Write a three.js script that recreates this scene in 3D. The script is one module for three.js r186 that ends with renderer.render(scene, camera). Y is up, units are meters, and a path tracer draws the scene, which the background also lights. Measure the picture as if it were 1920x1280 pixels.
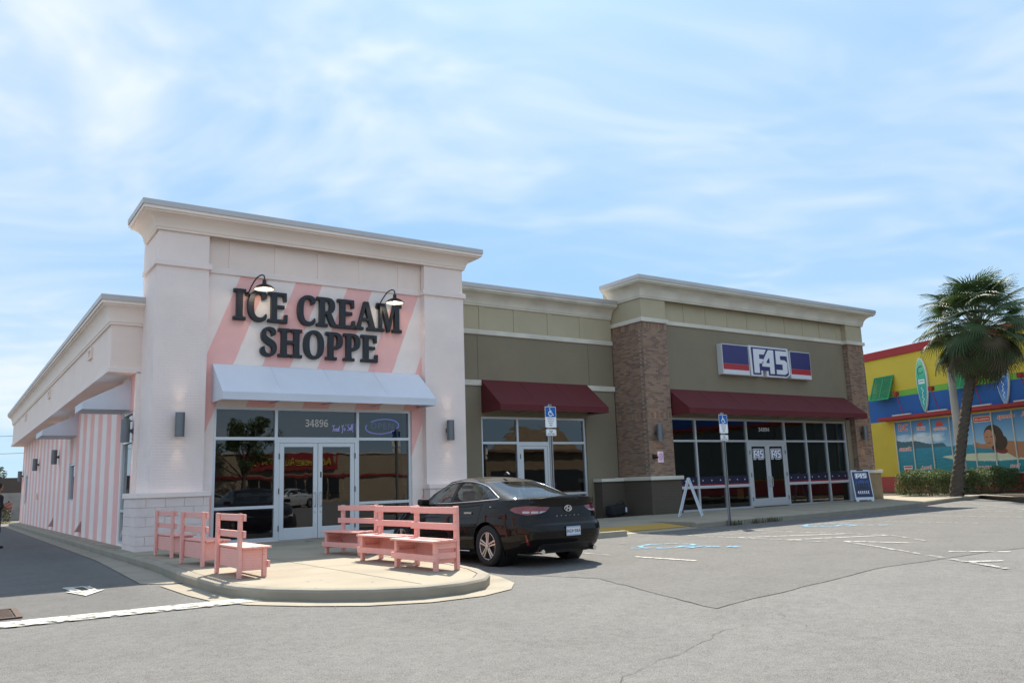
import * as THREE from 'three';
import { RoundedBoxGeometry } from 'three/addons/geometries/RoundedBoxGeometry.js';
import { mergeGeometries, mergeVertices, toCreasedNormals } from 'three/addons/utils/BufferGeometryUtils.js';
import { TextGeometry } from 'three/addons/geometries/TextGeometry.js';
import { FontLoader } from 'three/addons/loaders/FontLoader.js';
import { MarchingCubes } from 'three/addons/objects/MarchingCubes.js';

// ---------------------------------------------------------------- camera, sky, sun, exposure
const scene = new THREE.Scene();
const renderer = new THREE.WebGLRenderer({ antialias: true });
renderer.setSize(1024, 682);
renderer.toneMapping = THREE.LinearToneMapping;
renderer.toneMappingExposure = 1.82;
renderer.shadowMap.enabled = true;
const rad = Math.PI / 180;
const EYE = new THREE.Vector3(0, 1.31, 0);
const camera = new THREE.PerspectiveCamera(2 * Math.atan(640 / 1555) / rad, 1024 / 682, 0.1, 2000);
{
  const yaw = 34.55 * rad, pitch = 9.78 * rad, roll = -1.88 * rad;
  const f = new THREE.Vector3(Math.sin(yaw) * Math.cos(pitch), Math.sin(pitch), -Math.cos(yaw) * Math.cos(pitch));
  const r = new THREE.Vector3(Math.cos(yaw), 0, Math.sin(yaw));
  const u = new THREE.Vector3().crossVectors(r, f);
  camera.position.copy(EYE);
  camera.up.copy(u.multiplyScalar(Math.cos(roll)).addScaledVector(r, -Math.sin(roll)));
  camera.lookAt(EYE.clone().add(f));
}
const SUN = new THREE.Vector3(0.55, 1, -0.69).normalize();
const sun = new THREE.DirectionalLight(new THREE.Color(1, 0.925, 0.80), 4.7);
sun.position.copy(SUN).multiplyScalar(120).add(new THREE.Vector3(15, 0, -18));
sun.target.position.set(15, 0, -18);
sun.castShadow = true;
sun.shadow.mapSize.set(4096, 4096);
Object.assign(sun.shadow.camera, { left: -60, right: 60, top: 60, bottom: -60, near: 1, far: 300 });
scene.add(sun, sun.target);

// ---------------------------------------------------------------- random numbers and noise
let seed = 20240317;
const rnd = () => { seed = (seed + 0x6d2b79f5) | 0; let t = Math.imul(seed ^ (seed >>> 15), 1 | seed); t = (t + Math.imul(t ^ (t >>> 7), 61 | t)) ^ t; return ((t ^ (t >>> 14)) >>> 0) / 4294967296; };
const rr = (a, b) => a + (b - a) * rnd();
const hash = (x, y, s) => { let h = Math.imul(x, 374761393) ^ Math.imul(y, 668265263) ^ Math.imul(s, 974711); h = Math.imul(h ^ (h >>> 13), 1274126177); return ((h ^ (h >>> 16)) >>> 0) / 4294967296; };
const md = (a, n) => ((a % n) + n) % n;
function vnoise(x, y, per, s) {           // value noise, repeating every per cells
  const i = Math.floor(x), j = Math.floor(y), a = x - i, b = y - j, u = a * a * (3 - 2 * a), v = b * b * (3 - 2 * b);
  const g = (p, q) => hash(per ? md(p, per) : p, per ? md(q, per) : q, s);
  return (g(i, j) * (1 - u) + g(i + 1, j) * u) * (1 - v) + (g(i, j + 1) * (1 - u) + g(i + 1, j + 1) * u) * v;
}
function fbm(x, y, oct, per, s) { let a = 0.5, t = 0, n = 0; for (let k = 0; k < oct; k++) { t += a * vnoise(x, y, per, s + k); n += a; x *= 2; y *= 2; per *= 2; a *= 0.5; } return t / n; }
const sm = (a, b, x) => { const t = Math.min(1, Math.max(0, (x - a) / (b - a))); return t * t * (3 - 2 * t); };
const lerp = (a, b, t) => a + (b - a) * t;

// the sky: clear blue air with thin streaked cirrus, brighter round the sun as air is
{
  const W = 2816, H = 1408, d = new Float32Array(W * H * 4);
  for (let j = 0; j < H; j++) for (let i = 0; i < W; i++) {
    const el = ((j + 0.5) / H - 0.5) * Math.PI, az = ((i + 0.5) / W - 0.5) * 2 * Math.PI;
    const y = Math.sin(el), x = Math.cos(el) * Math.cos(az), z = Math.cos(el) * Math.sin(az);
    const h = Math.max(y, 0.0), k = Math.pow(1 - h, 4.0);
    let c = [lerp(0.095, 0.32, k), lerp(0.265, 0.465, k), lerp(0.51, 0.565, k)];
    const mu = Math.max(-1, Math.min(1, x * SUN.x + y * SUN.y + z * SUN.z)), ang = Math.acos(mu);
    const glow = 0.10 * Math.exp(-ang * 2.0) + 0.30 * Math.exp(-ang * 4.5) + 4 * Math.exp(-ang * 14);
    if (y > 0) {
      const q = 1 / (y + 0.10), px = x * q, pz = z * q;
      const ca = 0.83, sa = 0.56, U = px * ca + pz * sa, V = -px * sa + pz * ca;      // streaks lie along U
      const wx = fbm(U * 0.9 + 7, V * 0.9, 3, 0, 11) - 0.5, wy = fbm(U * 0.9, V * 0.9 + 3, 3, 0, 23) - 0.5;
      const a = fbm(U * 0.95 + wx * 2.3 + 3.1, V * 1.45 + wy * 2.4, 5, 0, 31);
      const rg = 1 - Math.abs(2 * fbm(U * 2.1 + wx * 4.2, V * 4.4 + wy * 4.6 + 9, 4, 0, 47) - 1);      // fibres
      const b = fbm(U * 6 + wx * 7 + 2, V * 12 + wy * 9 + 4, 4, 0, 53);
      const e = fbm(U * 0.42 + 5.2, V * 0.5 + 1.7, 2, 0, 61);
      let cl = sm(0.30, 1.0, a * 0.60 + rg * 0.16 + b * 0.18 + (e - 0.5) * 0.5);
      cl = Math.min(1, cl * (0.70 + 0.35 * b) + 0.30 * sm(0.25, 0.75, e) * (0.7 + 0.5 * b) + 0.05 * sm(0.7, 0.98, rg)) * sm(0.0, 0.10, y) * 0.72 + 0.10;
      const w = [0.505, 0.54, 0.575];
      c = c.map((v, n) => lerp(v, w[n], cl));
    }
    c = c.map((v, n) => v + glow * [0.55, 0.55, 0.52][n]);
    const o = (j * W + i) * 4; d[o] = c[0]; d[o + 1] = c[1]; d[o + 2] = c[2]; d[o + 3] = 1;
  }
  const t = new THREE.DataTexture(d, W, H, THREE.RGBAFormat, THREE.FloatType);
  t.mapping = THREE.EquirectangularReflectionMapping; t.magFilter = THREE.LinearFilter; t.minFilter = THREE.LinearFilter; t.needsUpdate = true;
  scene.background = t; scene.environment = t;
}

// ---------------------------------------------------------------- helpers
const C = (r, g, b) => new THREE.Color().setRGB(r, g, b);
const taken = {};
const numbered = (n) => { const k = taken[n] = (taken[n] ?? -1) + 1; return k ? n + '_' + String(k).padStart(3, '0') : n; };
function prep(m) { m.castShadow = m.receiveShadow = true; return m; }
function mesh(name, geo, mat, parent) { const m = prep(new THREE.Mesh(geo, mat)); m.name = name; parent.add(m); return m; }
function tag(o, label, category, group) { o.userData.label = label; o.userData.category = category; if (group) o.userData.group = group; return o; }
function thing(name, label, category, pos = [0, 0, 0], turn = 0, group) { const o = new THREE.Group(); o.name = numbered(name); o.position.set(...pos); o.rotation.y = turn; scene.add(o); return tag(o, label, category, group); }
function one(name, geo, mat, label, category, group) { const m = mesh(numbered(name), geo, mat, scene); return tag(m, label, category, group); }
function struct(name, geo, mat) { const m = mesh(numbered(name), geo, mat, scene); m.userData.kind = 'structure'; return m; }
function copyOf(o, pos, turn, label, group) { const c = o.clone(); c.userData = { ...o.userData }; c.name = numbered(o.name.replace(/_\d{3}$/, '')); scene.add(c); c.position.set(...pos); c.rotation.y = turn; if (label) c.userData.label = label; if (group) c.userData.group = group; return c; }
function muv(g, s = 1) {                                    // uv in metres from position, by the face's main direction
  if (g.index) g = g.toNonIndexed();
  const p = g.attributes.position, uv = new Float32Array(p.count * 2), a = new THREE.Vector3(), b = new THREE.Vector3(), c = new THREE.Vector3();
  for (let i = 0; i < p.count; i += 3) {
    a.fromBufferAttribute(p, i); b.fromBufferAttribute(p, i + 1).sub(a); c.fromBufferAttribute(p, i + 2).sub(a); b.cross(c);
    const x = Math.abs(b.x), y = Math.abs(b.y), z = Math.abs(b.z);
    for (let k = 0; k < 3; k++) { const n = i + k, X = p.getX(n), Y = p.getY(n), Z = p.getZ(n); const [u, v] = y >= x && y >= z ? [X, Z] : x > z ? [Z, Y] : [X, Y]; uv[n * 2] = u * s; uv[n * 2 + 1] = v * s; }
  }
  g.setAttribute('uv', new THREE.BufferAttribute(uv, 2));
  return g;
}
const clean = (g) => { g = g.index ? g.toNonIndexed() : g; for (const k of Object.keys(g.attributes)) if (!['position', 'normal', 'uv'].includes(k)) g.deleteAttribute(k); g.morphAttributes = {}; return g; };
const merge = (list) => mergeGeometries(list.map(clean));
function bx(x0, y0, z0, x1, y1, z1) { const g = new THREE.BoxGeometry(Math.abs(x1 - x0), Math.abs(y1 - y0), Math.abs(z1 - z0)); g.translate((x0 + x1) / 2, (y0 + y1) / 2, (z0 + z1) / 2); return muv(g); }
function rbx(x0, y0, z0, x1, y1, z1, r = 0.008, seg = 1) { const g = new RoundedBoxGeometry(Math.abs(x1 - x0), Math.abs(y1 - y0), Math.abs(z1 - z0), seg, r); g.translate((x0 + x1) / 2, (y0 + y1) / 2, (z0 + z1) / 2); return muv(g); }
// a wall with openings. plane 'z': lies across z, front face at c, thickness backward (-z). plane 'x': lies across x, outer face at c, thickness towards +x; "along" is then -z
function wall(plane, a0, a1, y0, y1, c, th, holes = []) {
  const s = new THREE.Shape(); s.moveTo(a0, y0); s.lineTo(a1, y0); s.lineTo(a1, y1); s.lineTo(a0, y1); s.closePath();
  for (const [h0, h1, v0, v1] of holes) { const p = new THREE.Path(); p.moveTo(h0, v0); p.lineTo(h0, v1); p.lineTo(h1, v1); p.lineTo(h1, v0); p.closePath(); s.holes.push(p); }
  const g = new THREE.ExtrudeGeometry(s, { depth: th, bevelEnabled: false });
  if (plane === 'z') g.translate(0, 0, c - th); else { g.rotateY(Math.PI / 2); g.translate(c, 0, 0); }     // x-plane: shape x -> -z
  return muv(g);
}
// sweep a profile [[out, y], ...] along a path [[x, z], ...] with mitred corners; "out" is to the right of the walking direction
function sweep(prof, path, closed = false, yAt = () => 0, caps = true) {
  const n = path.length, pos = [], idx = [], P = prof.length, dirs = [];
  const seg = (i) => { const a = path[md(i, n)], b = path[md(i + 1, n)], L = Math.hypot(b[0] - a[0], b[1] - a[1]); return [(b[0] - a[0]) / L, (b[1] - a[1]) / L]; };
  for (let i = 0; i < n; i++) {
    const d1 = closed || i > 0 ? seg(i - 1) : seg(i), d0 = closed || i < n - 1 ? seg(i) : seg(i - 1);
    const n0 = [-d0[1], d0[0]], n1 = [-d1[1], d1[0]]; let m = [n0[0] + n1[0], n0[1] + n1[1]]; const l = m[0] * n0[0] + m[1] * n0[1];
    m = [m[0] / l, m[1] / l]; dirs.push(m);
    for (const [o, y] of prof) pos.push(path[i][0] + m[0] * o, y + yAt(path[i][0] + m[0] * o, path[i][1] + m[1] * o), path[i][1] + m[1] * o);
  }
  const N = closed ? n : n - 1;
  for (let i = 0; i < N; i++) for (let k = 0; k < P - 1; k++) { const a = i * P + k, b = md(i + 1, n) * P + k; idx.push(a, b, a + 1, b, b + 1, a + 1); }
  if (!closed && caps) {
    const tri = THREE.ShapeUtils.triangulateShape(prof.map(([o, y]) => new THREE.Vector2(o, y)), []);
    for (const [a, b, c] of tri) { idx.push(a, c, b); const e = (n - 1) * P; idx.push(e + a, e + b, e + c); }
  }
  const g = new THREE.BufferGeometry(); g.setAttribute('position', new THREE.Float32BufferAttribute(pos, 3)); g.setIndex(idx);
  return muv(toCreasedNormals(g.toNonIndexed(), 0.6));
}
function tube(pts, r, seg = 8, n = null) { const c = new THREE.CatmullRomCurve3(pts.map((p) => new THREE.Vector3(...p))); return muv(new THREE.TubeGeometry(c, n ?? pts.length * 6, r, seg, false)); }
function rod(a, b, r0, r1 = r0, seg = 10) { const A = new THREE.Vector3(...a), B = new THREE.Vector3(...b), g = new THREE.CylinderGeometry(r1, r0, A.distanceTo(B), seg); g.translate(0, A.distanceTo(B) / 2, 0); g.applyQuaternion(new THREE.Quaternion().setFromUnitVectors(new THREE.Vector3(0, 1, 0), B.clone().sub(A).normalize())); g.translate(...a); return g; }
function prism(pts, depth, bevel = 0) { const s = new THREE.Shape(pts.map((p) => new THREE.Vector2(p[0], p[1]))); return new THREE.ExtrudeGeometry(s, { depth, bevelEnabled: bevel > 0, bevelSize: bevel, bevelThickness: bevel, bevelSegments: 1, bevelOffset: -bevel }); }
const gy = (x) => 0.005 * Math.min(30, Math.max(0, x - 7));          // the lot rises gently towards the gym
const drape = (g) => { const p = g.attributes.position; for (let i = 0; i < p.count; i++) p.setY(i, p.getY(i) + gy(p.getX(i))); return g; };

// ---------------------------------------------------------------- textures
function dataTex(n, fn, chan = 1, m = n) {
  const d = new Uint8Array(n * m * 4);
  for (let j = 0; j < m; j++) for (let i = 0; i < n; i++) { const v = fn(i / n, j / m, i, j), o = (j * n + i) * 4; for (let k = 0; k < 3; k++) d[o + k] = Math.max(0, Math.min(255, (chan === 3 ? v[k] : v) * 255)); d[o + 3] = chan === 4 ? v * 255 : 255; }
  const t = new THREE.DataTexture(d, n, m); t.wrapS = t.wrapT = THREE.RepeatWrapping; t.magFilter = THREE.LinearFilter; t.minFilter = THREE.LinearMipmapLinearFilter; t.generateMipmaps = true; t.needsUpdate = true; return t;
}
const rep = (t, m) => { const c = t.clone(); c.repeat.set(1 / m, 1 / m); c.needsUpdate = true; return c; };
function canvasTex(w, h, draw) { const c = document.createElement('canvas'); c.width = w; c.height = h; draw(c.getContext('2d'), w, h); const t = new THREE.CanvasTexture(c); t.colorSpace = THREE.SRGBColorSpace; t.magFilter = THREE.LinearFilter; t.anisotropy = 8; return t; }
const texAsphalt = dataTex(2048, (u, v, i, j) => {
  const g = hash(i >> 1, j >> 1, 5), g2 = hash(i, j, 9), big = vnoise(u * 70, v * 70, 70, 3), mid = fbm(u * 7, v * 7, 2, 7, 17);
  let a = 0.62 + (g - 0.5) * 0.50 + (g2 - 0.5) * 0.28 + (big - 0.5) * 0.14 + (mid - 0.5) * 0.10;
  if (g > 0.95) a += 0.3; if (g < 0.07) a -= 0.28; return a;
});
const texAsphaltBump = dataTex(1024, (u, v, i, j) => 0.5 + (hash(i, j, 77) - 0.5) * 0.6 + (vnoise(u * 300, v * 300, 300, 8) - 0.5) * 0.5);
const texFine = dataTex(512, (u, v, i, j) => 0.5 + (vnoise(u * 128, v * 128, 128, 3) - 0.5) * 0.55 + (vnoise(u * 256, v * 256, 256, 4) - 0.5) * 0.5);
const texTone = dataTex(1024, (u, v, i, j) => 0.93 + (fbm(u * 5, v * 5, 6, 5, 41) - 0.5) * 0.14 + (hash(i, j, 3) - 0.5) * 0.05);
const texStain = dataTex(1024, (u, v, i, j) => { const a = fbm(u * 4, v * 4, 6, 4, 91), b = fbm(u * 40, v * 6, 3, 2, 15); return 0.88 + (a - 0.5) * 0.42 + (hash(i, j, 13) - 0.5) * 0.1 - 0.12 * sm(0.62, 0.8, a); });
const texBrickBump = dataTex(1024, (u, v, i, j) => {            // painted brick: 24 courses in 1.6 m
  const r = v * 24, k = Math.floor(r), fy = r - k, cx = u * 8 + (k & 1 ? 0.5 : 0), kx = Math.floor(cx), fx = cx - kx;
  const m = Math.min(sm(0.02, 0.16, fy) * sm(1, 0.86, fy), sm(0.0, 0.05, fx) * sm(1, 0.95, fx));
  return 0.25 + 0.5 * m * (0.8 + 0.4 * hash(md(kx, 8), k, 7)) + (vnoise(u * 200, v * 200, 200, 5) - 0.5) * 0.18;
});
const texWood = dataTex(512, (u, v, i, j) => 0.9 + (fbm(u * 3, v * 60, 4, 3, 19) - 0.5) * 0.22 + (hash(i, j, 8) - 0.5) * 0.05 - 0.25 * sm(0.74, 0.8, fbm(u * 30, v * 30, 3, 30, 27)));
const texWave = dataTex(256, (u, v) => fbm(u * 4, v * 4, 2, 4, 83));
const M = {};
const std = (color, rough, extra = {}) => new THREE.MeshStandardMaterial({ color, roughness: rough, ...extra });
const phys = (color, rough, extra = {}) => new THREE.MeshPhysicalMaterial({ color, roughness: rough, ...extra });
M.asphalt = std(C(0.238, 0.232, 0.222), 0.95, { map: rep(texAsphalt, 5), bumpMap: rep(texAsphaltBump, 2.2), bumpScale: 0.004, vertexColors: true });
M.asphaltPatch = std(C(0.222, 0.214, 0.202), 0.95, { map: rep(texAsphalt, 4.1), bumpMap: rep(texAsphaltBump, 1.7), bumpScale: 0.006 });
M.concrete = std(C(0.365, 0.315, 0.235), 0.92, { map: rep(texStain, 3.2), bumpMap: rep(texFine, 0.7), bumpScale: 0.002 });
M.kerb = std(C(0.35, 0.31, 0.245), 0.93, { map: rep(texStain, 1.7), bumpMap: rep(texFine, 0.5), bumpScale: 0.004 });
M.white = std(C(0.95, 0.805, 0.75), 0.8, { map: rep(texTone, 2.3), bumpMap: rep(texBrickBump, 1.6), bumpScale: 0.005 });
M.whiteSmooth = std(C(0.95, 0.805, 0.74), 0.75, { map: rep(texTone, 2.9), bumpMap: rep(texFine, 0.8), bumpScale: 0.0015 });
M.block = std(C(0.95, 0.805, 0.755), 0.8, { map: rep(texTone, 1.1), bumpMap: rep(texFine, 0.35), bumpScale: 0.006 });
M.blush = std(C(0.95, 0.785, 0.695), 0.75, { map: rep(texTone, 2.9), bumpMap: rep(texFine, 0.8), bumpScale: 0.0015 });
M.cornice = std(C(0.95, 0.81, 0.71), 0.7, { map: rep(texTone, 3.3) });
M.metalCap = std(C(0.56, 0.53, 0.52), 0.45, { metalness: 0.35, map: rep(texTone, 1.5) });
M.alu = std(C(0.66, 0.69, 0.72), 0.38, { metalness: 0.45 });
M.darkAlu = std(C(0.10, 0.11, 0.12), 0.45, { metalness: 0.5 });
M.lampGrey = std(C(0.17, 0.18, 0.19), 0.42, { metalness: 0.5 });
M.black = std(C(0.012, 0.012, 0.013), 0.45);
M.letter = std(C(0.010, 0.011, 0.015), 0.38);
M.dark = std(C(0.03, 0.03, 0.032), 0.9);
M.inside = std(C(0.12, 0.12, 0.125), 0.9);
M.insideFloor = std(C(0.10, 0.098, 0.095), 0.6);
M.glass = phys(C(0.24, 0.27, 0.285), 0.0, { transmission: 1, ior: 1.75, thickness: 0, bumpMap: texWave, bumpScale: 0.0006 });
M.taupe = std(C(0.265, 0.222, 0.152), 0.88, { map: rep(texTone, 2.6), bumpMap: rep(texFine, 0.5), bumpScale: 0.003 });
M.khaki = std(C(0.50, 0.435, 0.30), 0.85, { map: rep(texTone, 2.6), bumpMap: rep(texFine, 0.5), bumpScale: 0.002 });
M.creamTrim = std(C(0.76, 0.71, 0.60), 0.75, { map: rep(texStain, 2.6) });
M.plinth = std(C(0.10, 0.080, 0.060), 0.9, { map: rep(texTone, 1.2), bumpMap: rep(texBrickBump, 2.0), bumpScale: 0.008 });
M.tanBlock = std(C(0.30, 0.235, 0.15), 0.9, { map: rep(texStain, 1.1), bumpMap: rep(texBrickBump, 2.0), bumpScale: 0.008 });
M.mortar = std(C(0.34, 0.30, 0.25), 0.95, { bumpMap: rep(texFine, 0.3), bumpScale: 0.003 });
M.redCanvas = std(C(0.125, 0.017, 0.02), 0.85, { map: rep(texTone, 1.9), bumpMap: rep(texFine, 0.12), bumpScale: 0.0008 });
M.whiteCanvas = std(C(0.72, 0.75, 0.82), 0.7, { map: rep(texTone, 2.7), bumpMap: rep(texFine, 0.12), bumpScale: 0.0006 });
M.pinkWood = std(C(0.92, 0.44, 0.375), 0.6, { map: rep(texWood, 0.7), bumpMap: rep(texWood, 0.7), bumpScale: 0.002 });
M.roof = std(C(0.5, 0.5, 0.5), 0.9);
M.paintWhite = std(C(0.74, 0.73, 0.70), 0.8, { map: rep(texStain, 0.9) });
const font = await new FontLoader().loadAsync('fonts/droid/droid_serif_bold.typeface.json');
const fontSans = await new FontLoader().loadAsync('fonts/droid/droid_sans_bold.typeface.json');
function textGeo(str, x0, y0, w, h, depth, f = fontSans, bevel = 0) {     // text fitted into a w x h box at (x0, y0)
  const g = new TextGeometry(str, { font: f, size: 1, depth, curveSegments: 6, bevelEnabled: bevel > 0, bevelSize: bevel, bevelThickness: bevel, bevelSegments: 1 });
  g.computeBoundingBox(); const b = g.boundingBox; g.translate(-b.min.x, -b.min.y, 0); g.scale(w / (b.max.x - b.min.x), h / (b.max.y - b.min.y), 1); g.translate(x0, y0, 0); return g;
}

// ================================================================ the setting: ground, pavement, kerbs, paint
{ // asphalt lot: one sheet to the horizon, finer near the camera so that its tone can vary in patches
  const xs = [], zs = [];
  for (let v = -400; v < -30; v += 46.25) xs.push(v); for (let v = -30; v <= 60; v += 0.75) xs.push(v); for (let v = 100; v <= 500; v += 50) xs.push(v);
  for (let v = -500; v < -60; v += 55) zs.push(v); for (let v = -60; v <= 20; v += 0.75) zs.push(v); for (let v = 35; v <= 400; v += 36.5) zs.push(v);
  const pos = [], uv = [], col = [], idx = [], nx = xs.length;
  for (const z of zs) for (const x of xs) {
    pos.push(x, gy(x), z); uv.push(x, z);
    const a = fbm(x * 0.23 + 40, z * 0.23 + 40, 4, 0, 201), b = fbm(x * 0.9 + 11, z * 0.35 + 5, 3, 0, 211), t = 0.95 + (a - 0.5) * 0.14 + (b - 0.5) * 0.08;
    const drive = x < 3 && z < -11 ? 0.80 : 1;                       // the drive beside the shop is coloured darker than the lot
    col.push(t * drive, t * drive * 0.998, t * drive * 0.995);
  }
  for (let j = 0; j < zs.length - 1; j++) for (let i = 0; i < nx - 1; i++) { const a = j * nx + i; idx.push(a, a + nx, a + 1, a + 1, a + nx, a + nx + 1); }
  const g = new THREE.BufferGeometry(); g.setAttribute('position', new THREE.Float32BufferAttribute(pos, 3)); g.setAttribute('uv', new THREE.Float32BufferAttribute(uv, 2)); g.setAttribute('color', new THREE.Float32BufferAttribute(col, 3)); g.setIndex(idx); g.computeVertexNormals();
  struct('parking_lot', g, M.asphalt);
}
function flat(pts, y, mat, name, holes = []) {                 // a flat sheet from an outline [[x, z], ...]
  const s = new THREE.Shape(pts.map(([x, z]) => new THREE.Vector2(x, -z))); for (const h of holes) s.holes.push(new THREE.Path(h.map(([x, z]) => new THREE.Vector2(x, -z))));
  const g = new THREE.ShapeGeometry(s); g.rotateX(-Math.PI / 2); g.translate(0, y, 0); return struct(name, drape(muv(g)), mat);
}
const wig = (a, b, n, amp, s) => { const o = []; for (let k = 0; k <= n; k++) { const t = k / n; o.push([lerp(a[0], b[0], t) + (fbm(k * 0.7, s, 3, 0, 5) - 0.5) * amp, lerp(a[1], b[1], t) + (fbm(k * 0.7 + 50, s, 3, 0, 6) - 0.5) * amp]); } return o; };
// older, coarser asphalt in front of the stalls, its seam running across the lot
const seamA = wig([7.53, -9.07], [6.62, -6.12], 14, 0.10, 1), seamB = wig([6.62, -6.12], [10.85, -6.9], 16, 0.10, 2), seamC = wig([10.85, -6.9], [26, -6.3], 30, 0.14, 3);
flat([...seamA, ...seamB.slice(1), ...seamC.slice(1), [26, -14.9], [14, -15.38], [6.7, -15.38], [6.9, -11]], 0.004, M.asphaltPatch, 'asphalt_patch');
M.crack = std(C(0.115, 0.11, 0.10), 1);
function crack(pts, w, name = 'pavement_crack') {
  const pos = [], idx = []; pts.forEach((p, i) => { const q = pts[Math.min(i + 1, pts.length - 1)], o = pts[Math.max(i - 1, 0)], L = Math.hypot(q[0] - o[0], q[1] - o[1]) || 1, n = [-(q[1] - o[1]) / L, (q[0] - o[0]) / L], ww = w * (0.35 + 0.9 * hash(i, 3, pts.length)) * (i === 0 || i === pts.length - 1 ? 0.2 : 1); for (const s of [-1, 1]) pos.push(p[0] + n[0] * ww * s, 0.0085 + gy(p[0]), p[1] + n[1] * ww * s); if (i) { const a = i * 2; idx.push(a - 2, a - 1, a, a, a - 1, a + 1); } });
  const g = new THREE.BufferGeometry(); g.setAttribute('position', new THREE.Float32BufferAttribute(pos, 3)); g.setIndex(idx); g.computeVertexNormals(); struct(name, muv(g), M.crack);
}
crack([...seamA, ...seamB.slice(1), ...seamC.slice(1)], 0.004, 'pavement_seam');
const path = (pts, per, amp, s) => { const o = []; for (let i = 0; i < pts.length - 1; i++) o.push(...wig(pts[i], pts[i + 1], per, amp, s + i).slice(i ? 1 : 0)); return o; };
crack(path([[3.3, -4.0], [3.91, -4.5], [5.2, -4.95], [5.63, -5.2], [6.22, -5.27]], 9, 0.10, 20), 0.0035);
crack(path([[6.95, -5.65], [6.55, -5.2], [6.37, -4.83]], 8, 0.10, 30), 0.003);
crack(path([[6.1, -4.95], [6.3, -4.2], [6.4, -3.7], [6.8, -3.1], [8.4, -2.2]], 10, 0.10, 40), 0.003);
crack(path([[2.6, -9.7], [3.1, -9.0], [3.3, -9.1]], 8, 0.1, 44), 0.004);

// ---- pavement: pad in front of the ice cream shop, walk along the fronts, walk beside the wing
const padEdge = [[3.25, -53.5], [3.25, -30], [3.25, -16], [3.12, -13.4], [3.12, -11.8], [3.2, -11.05], [3.42, -10.4], [3.84, -9.78], [4.3, -9.32], [4.85, -9.05], [5.4, -9.06], [5.85, -9.28], [6.2, -9.72], [6.45, -10.4], [6.6, -11.2], [6.66, -12], [6.66, -15.3], [7.0, -15.45], [13.0, -15.45]];
const padEdge2 = [[16.2, -15.45], [20, -15.45], [24.5, -15.65], [27.6, -16.15], [32.2, -17.2], [34.9, -17.45], [31.4, -14.3], [24, -7.6], [18, -2.2]];
const inset = (pl, d) => pl.map((p, i) => { const a = pl[Math.max(i - 1, 0)], b = pl[Math.min(i + 1, pl.length - 1)], L = Math.hypot(b[0] - a[0], b[1] - a[1]); return [p[0] + (b[1] - a[1]) / L * d, p[1] - (b[0] - a[0]) / L * d]; });
const kerbProf = [[0.0, -0.05], [0.0, 0.0], [0.012, 0.115], [-0.008, 0.143], [-0.04, 0.152], [-0.155, 0.152], [-0.16, 0.05]];
struct('kerb', sweep(kerbProf, padEdge.map(([x, z]) => [x, z]), false, (x) => gy(x)), M.kerb);
struct('kerb', sweep(kerbProf, padEdge2, false, (x) => gy(x)), M.kerb);
const slabA = inset(padEdge, 0.172), slabB = inset(padEdge2.slice(0, 6), 0.172);
{
  const pts = [...slabA.slice(0, -1), [13.0, -15.62], [13.0, -17.1], [16.2, -17.1], ...slabB, [34.6, -24], [31.0, -24], [31.0, -19.7], [3.6, -19.9], [3.95, -21.2], [3.95, -53.5]];
  const s = new THREE.Shape(pts.map(([x, z]) => new THREE.Vector2(x, -z))), g = new THREE.ExtrudeGeometry(s, { depth: 0.2, bevelEnabled: false }); g.rotateX(-Math.PI / 2); g.translate(0, -0.05, 0);
  struct('sidewalk', drape(muv(g)), M.concrete);
}
{ // kerb ramp with a yellow tactile mat
  const g = bx(13.01, -0.1, -17.09, 16.19, 0.0, -15.3), p = g.attributes.position;
  for (let i = 0; i < p.count; i++) if (p.getY(i) > -0.05) p.setY(i, p.getZ(i) < -16 ? 0.149 : 0.012);
  struct('kerb_ramp', drape(muv(g)), M.concrete);
  const texDome = dataTex(128, (u, v) => { const a = md(u * 4, 1) - 0.5, b = md(v * 4, 1) - 0.5; return sm(0.3, 0.16, Math.hypot(a, b)); });
  M.tactile = std(C(0.44, 0.27, 0.05), 0.8, { bumpMap: rep(texDome, 0.24), bumpScale: 0.006 });
  const m = bx(13.15, -0.006, -0.42, 16.05, 0.006, 0.42); m.rotateX(0.0768); m.translate(0, 0.082, -16.05);
  struct('tactile_mat', drape(m), M.tactile);
}
{ // gutter apron of the pad: pale concrete, flush with the asphalt
  const edge = padEdge.slice(3, 15), out = inset(edge, -0.34).map(([x, z], i) => [x + (hash(i, 1, 2) - 0.5) * 0.06, z + (hash(i, 4, 2) - 0.5) * 0.06]);
  M.gutter = std(C(0.37, 0.325, 0.25), 0.92, { map: rep(texStain, 2.1), bumpMap: rep(texFine, 0.5), bumpScale: 0.003 });
  flat([...out, ...edge.slice().reverse()], 0.010, M.gutter, 'gutter');
  const o2 = [[2.62, -13.9], [2.86, -20], [2.9, -53]], e2 = [[3.24, -53], [3.24, -16], [3.12, -13.5]];
  flat([...o2, ...e2], 0.010, M.kerb, 'gutter');
  for (const [a, b] of [[[2.75, -12.55], [3.27, -12.55]], [[3.75, -9.1], [4.0, -9.65]], [[2.9, -21], [3.27, -21]], [[2.9, -26], [3.27, -26]], [[5.9, -8.95], [5.7, -9.3]]]) crack(wig(a, b, 5, 0.02, 8), 0.006, 'gutter_joint');
}
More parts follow.
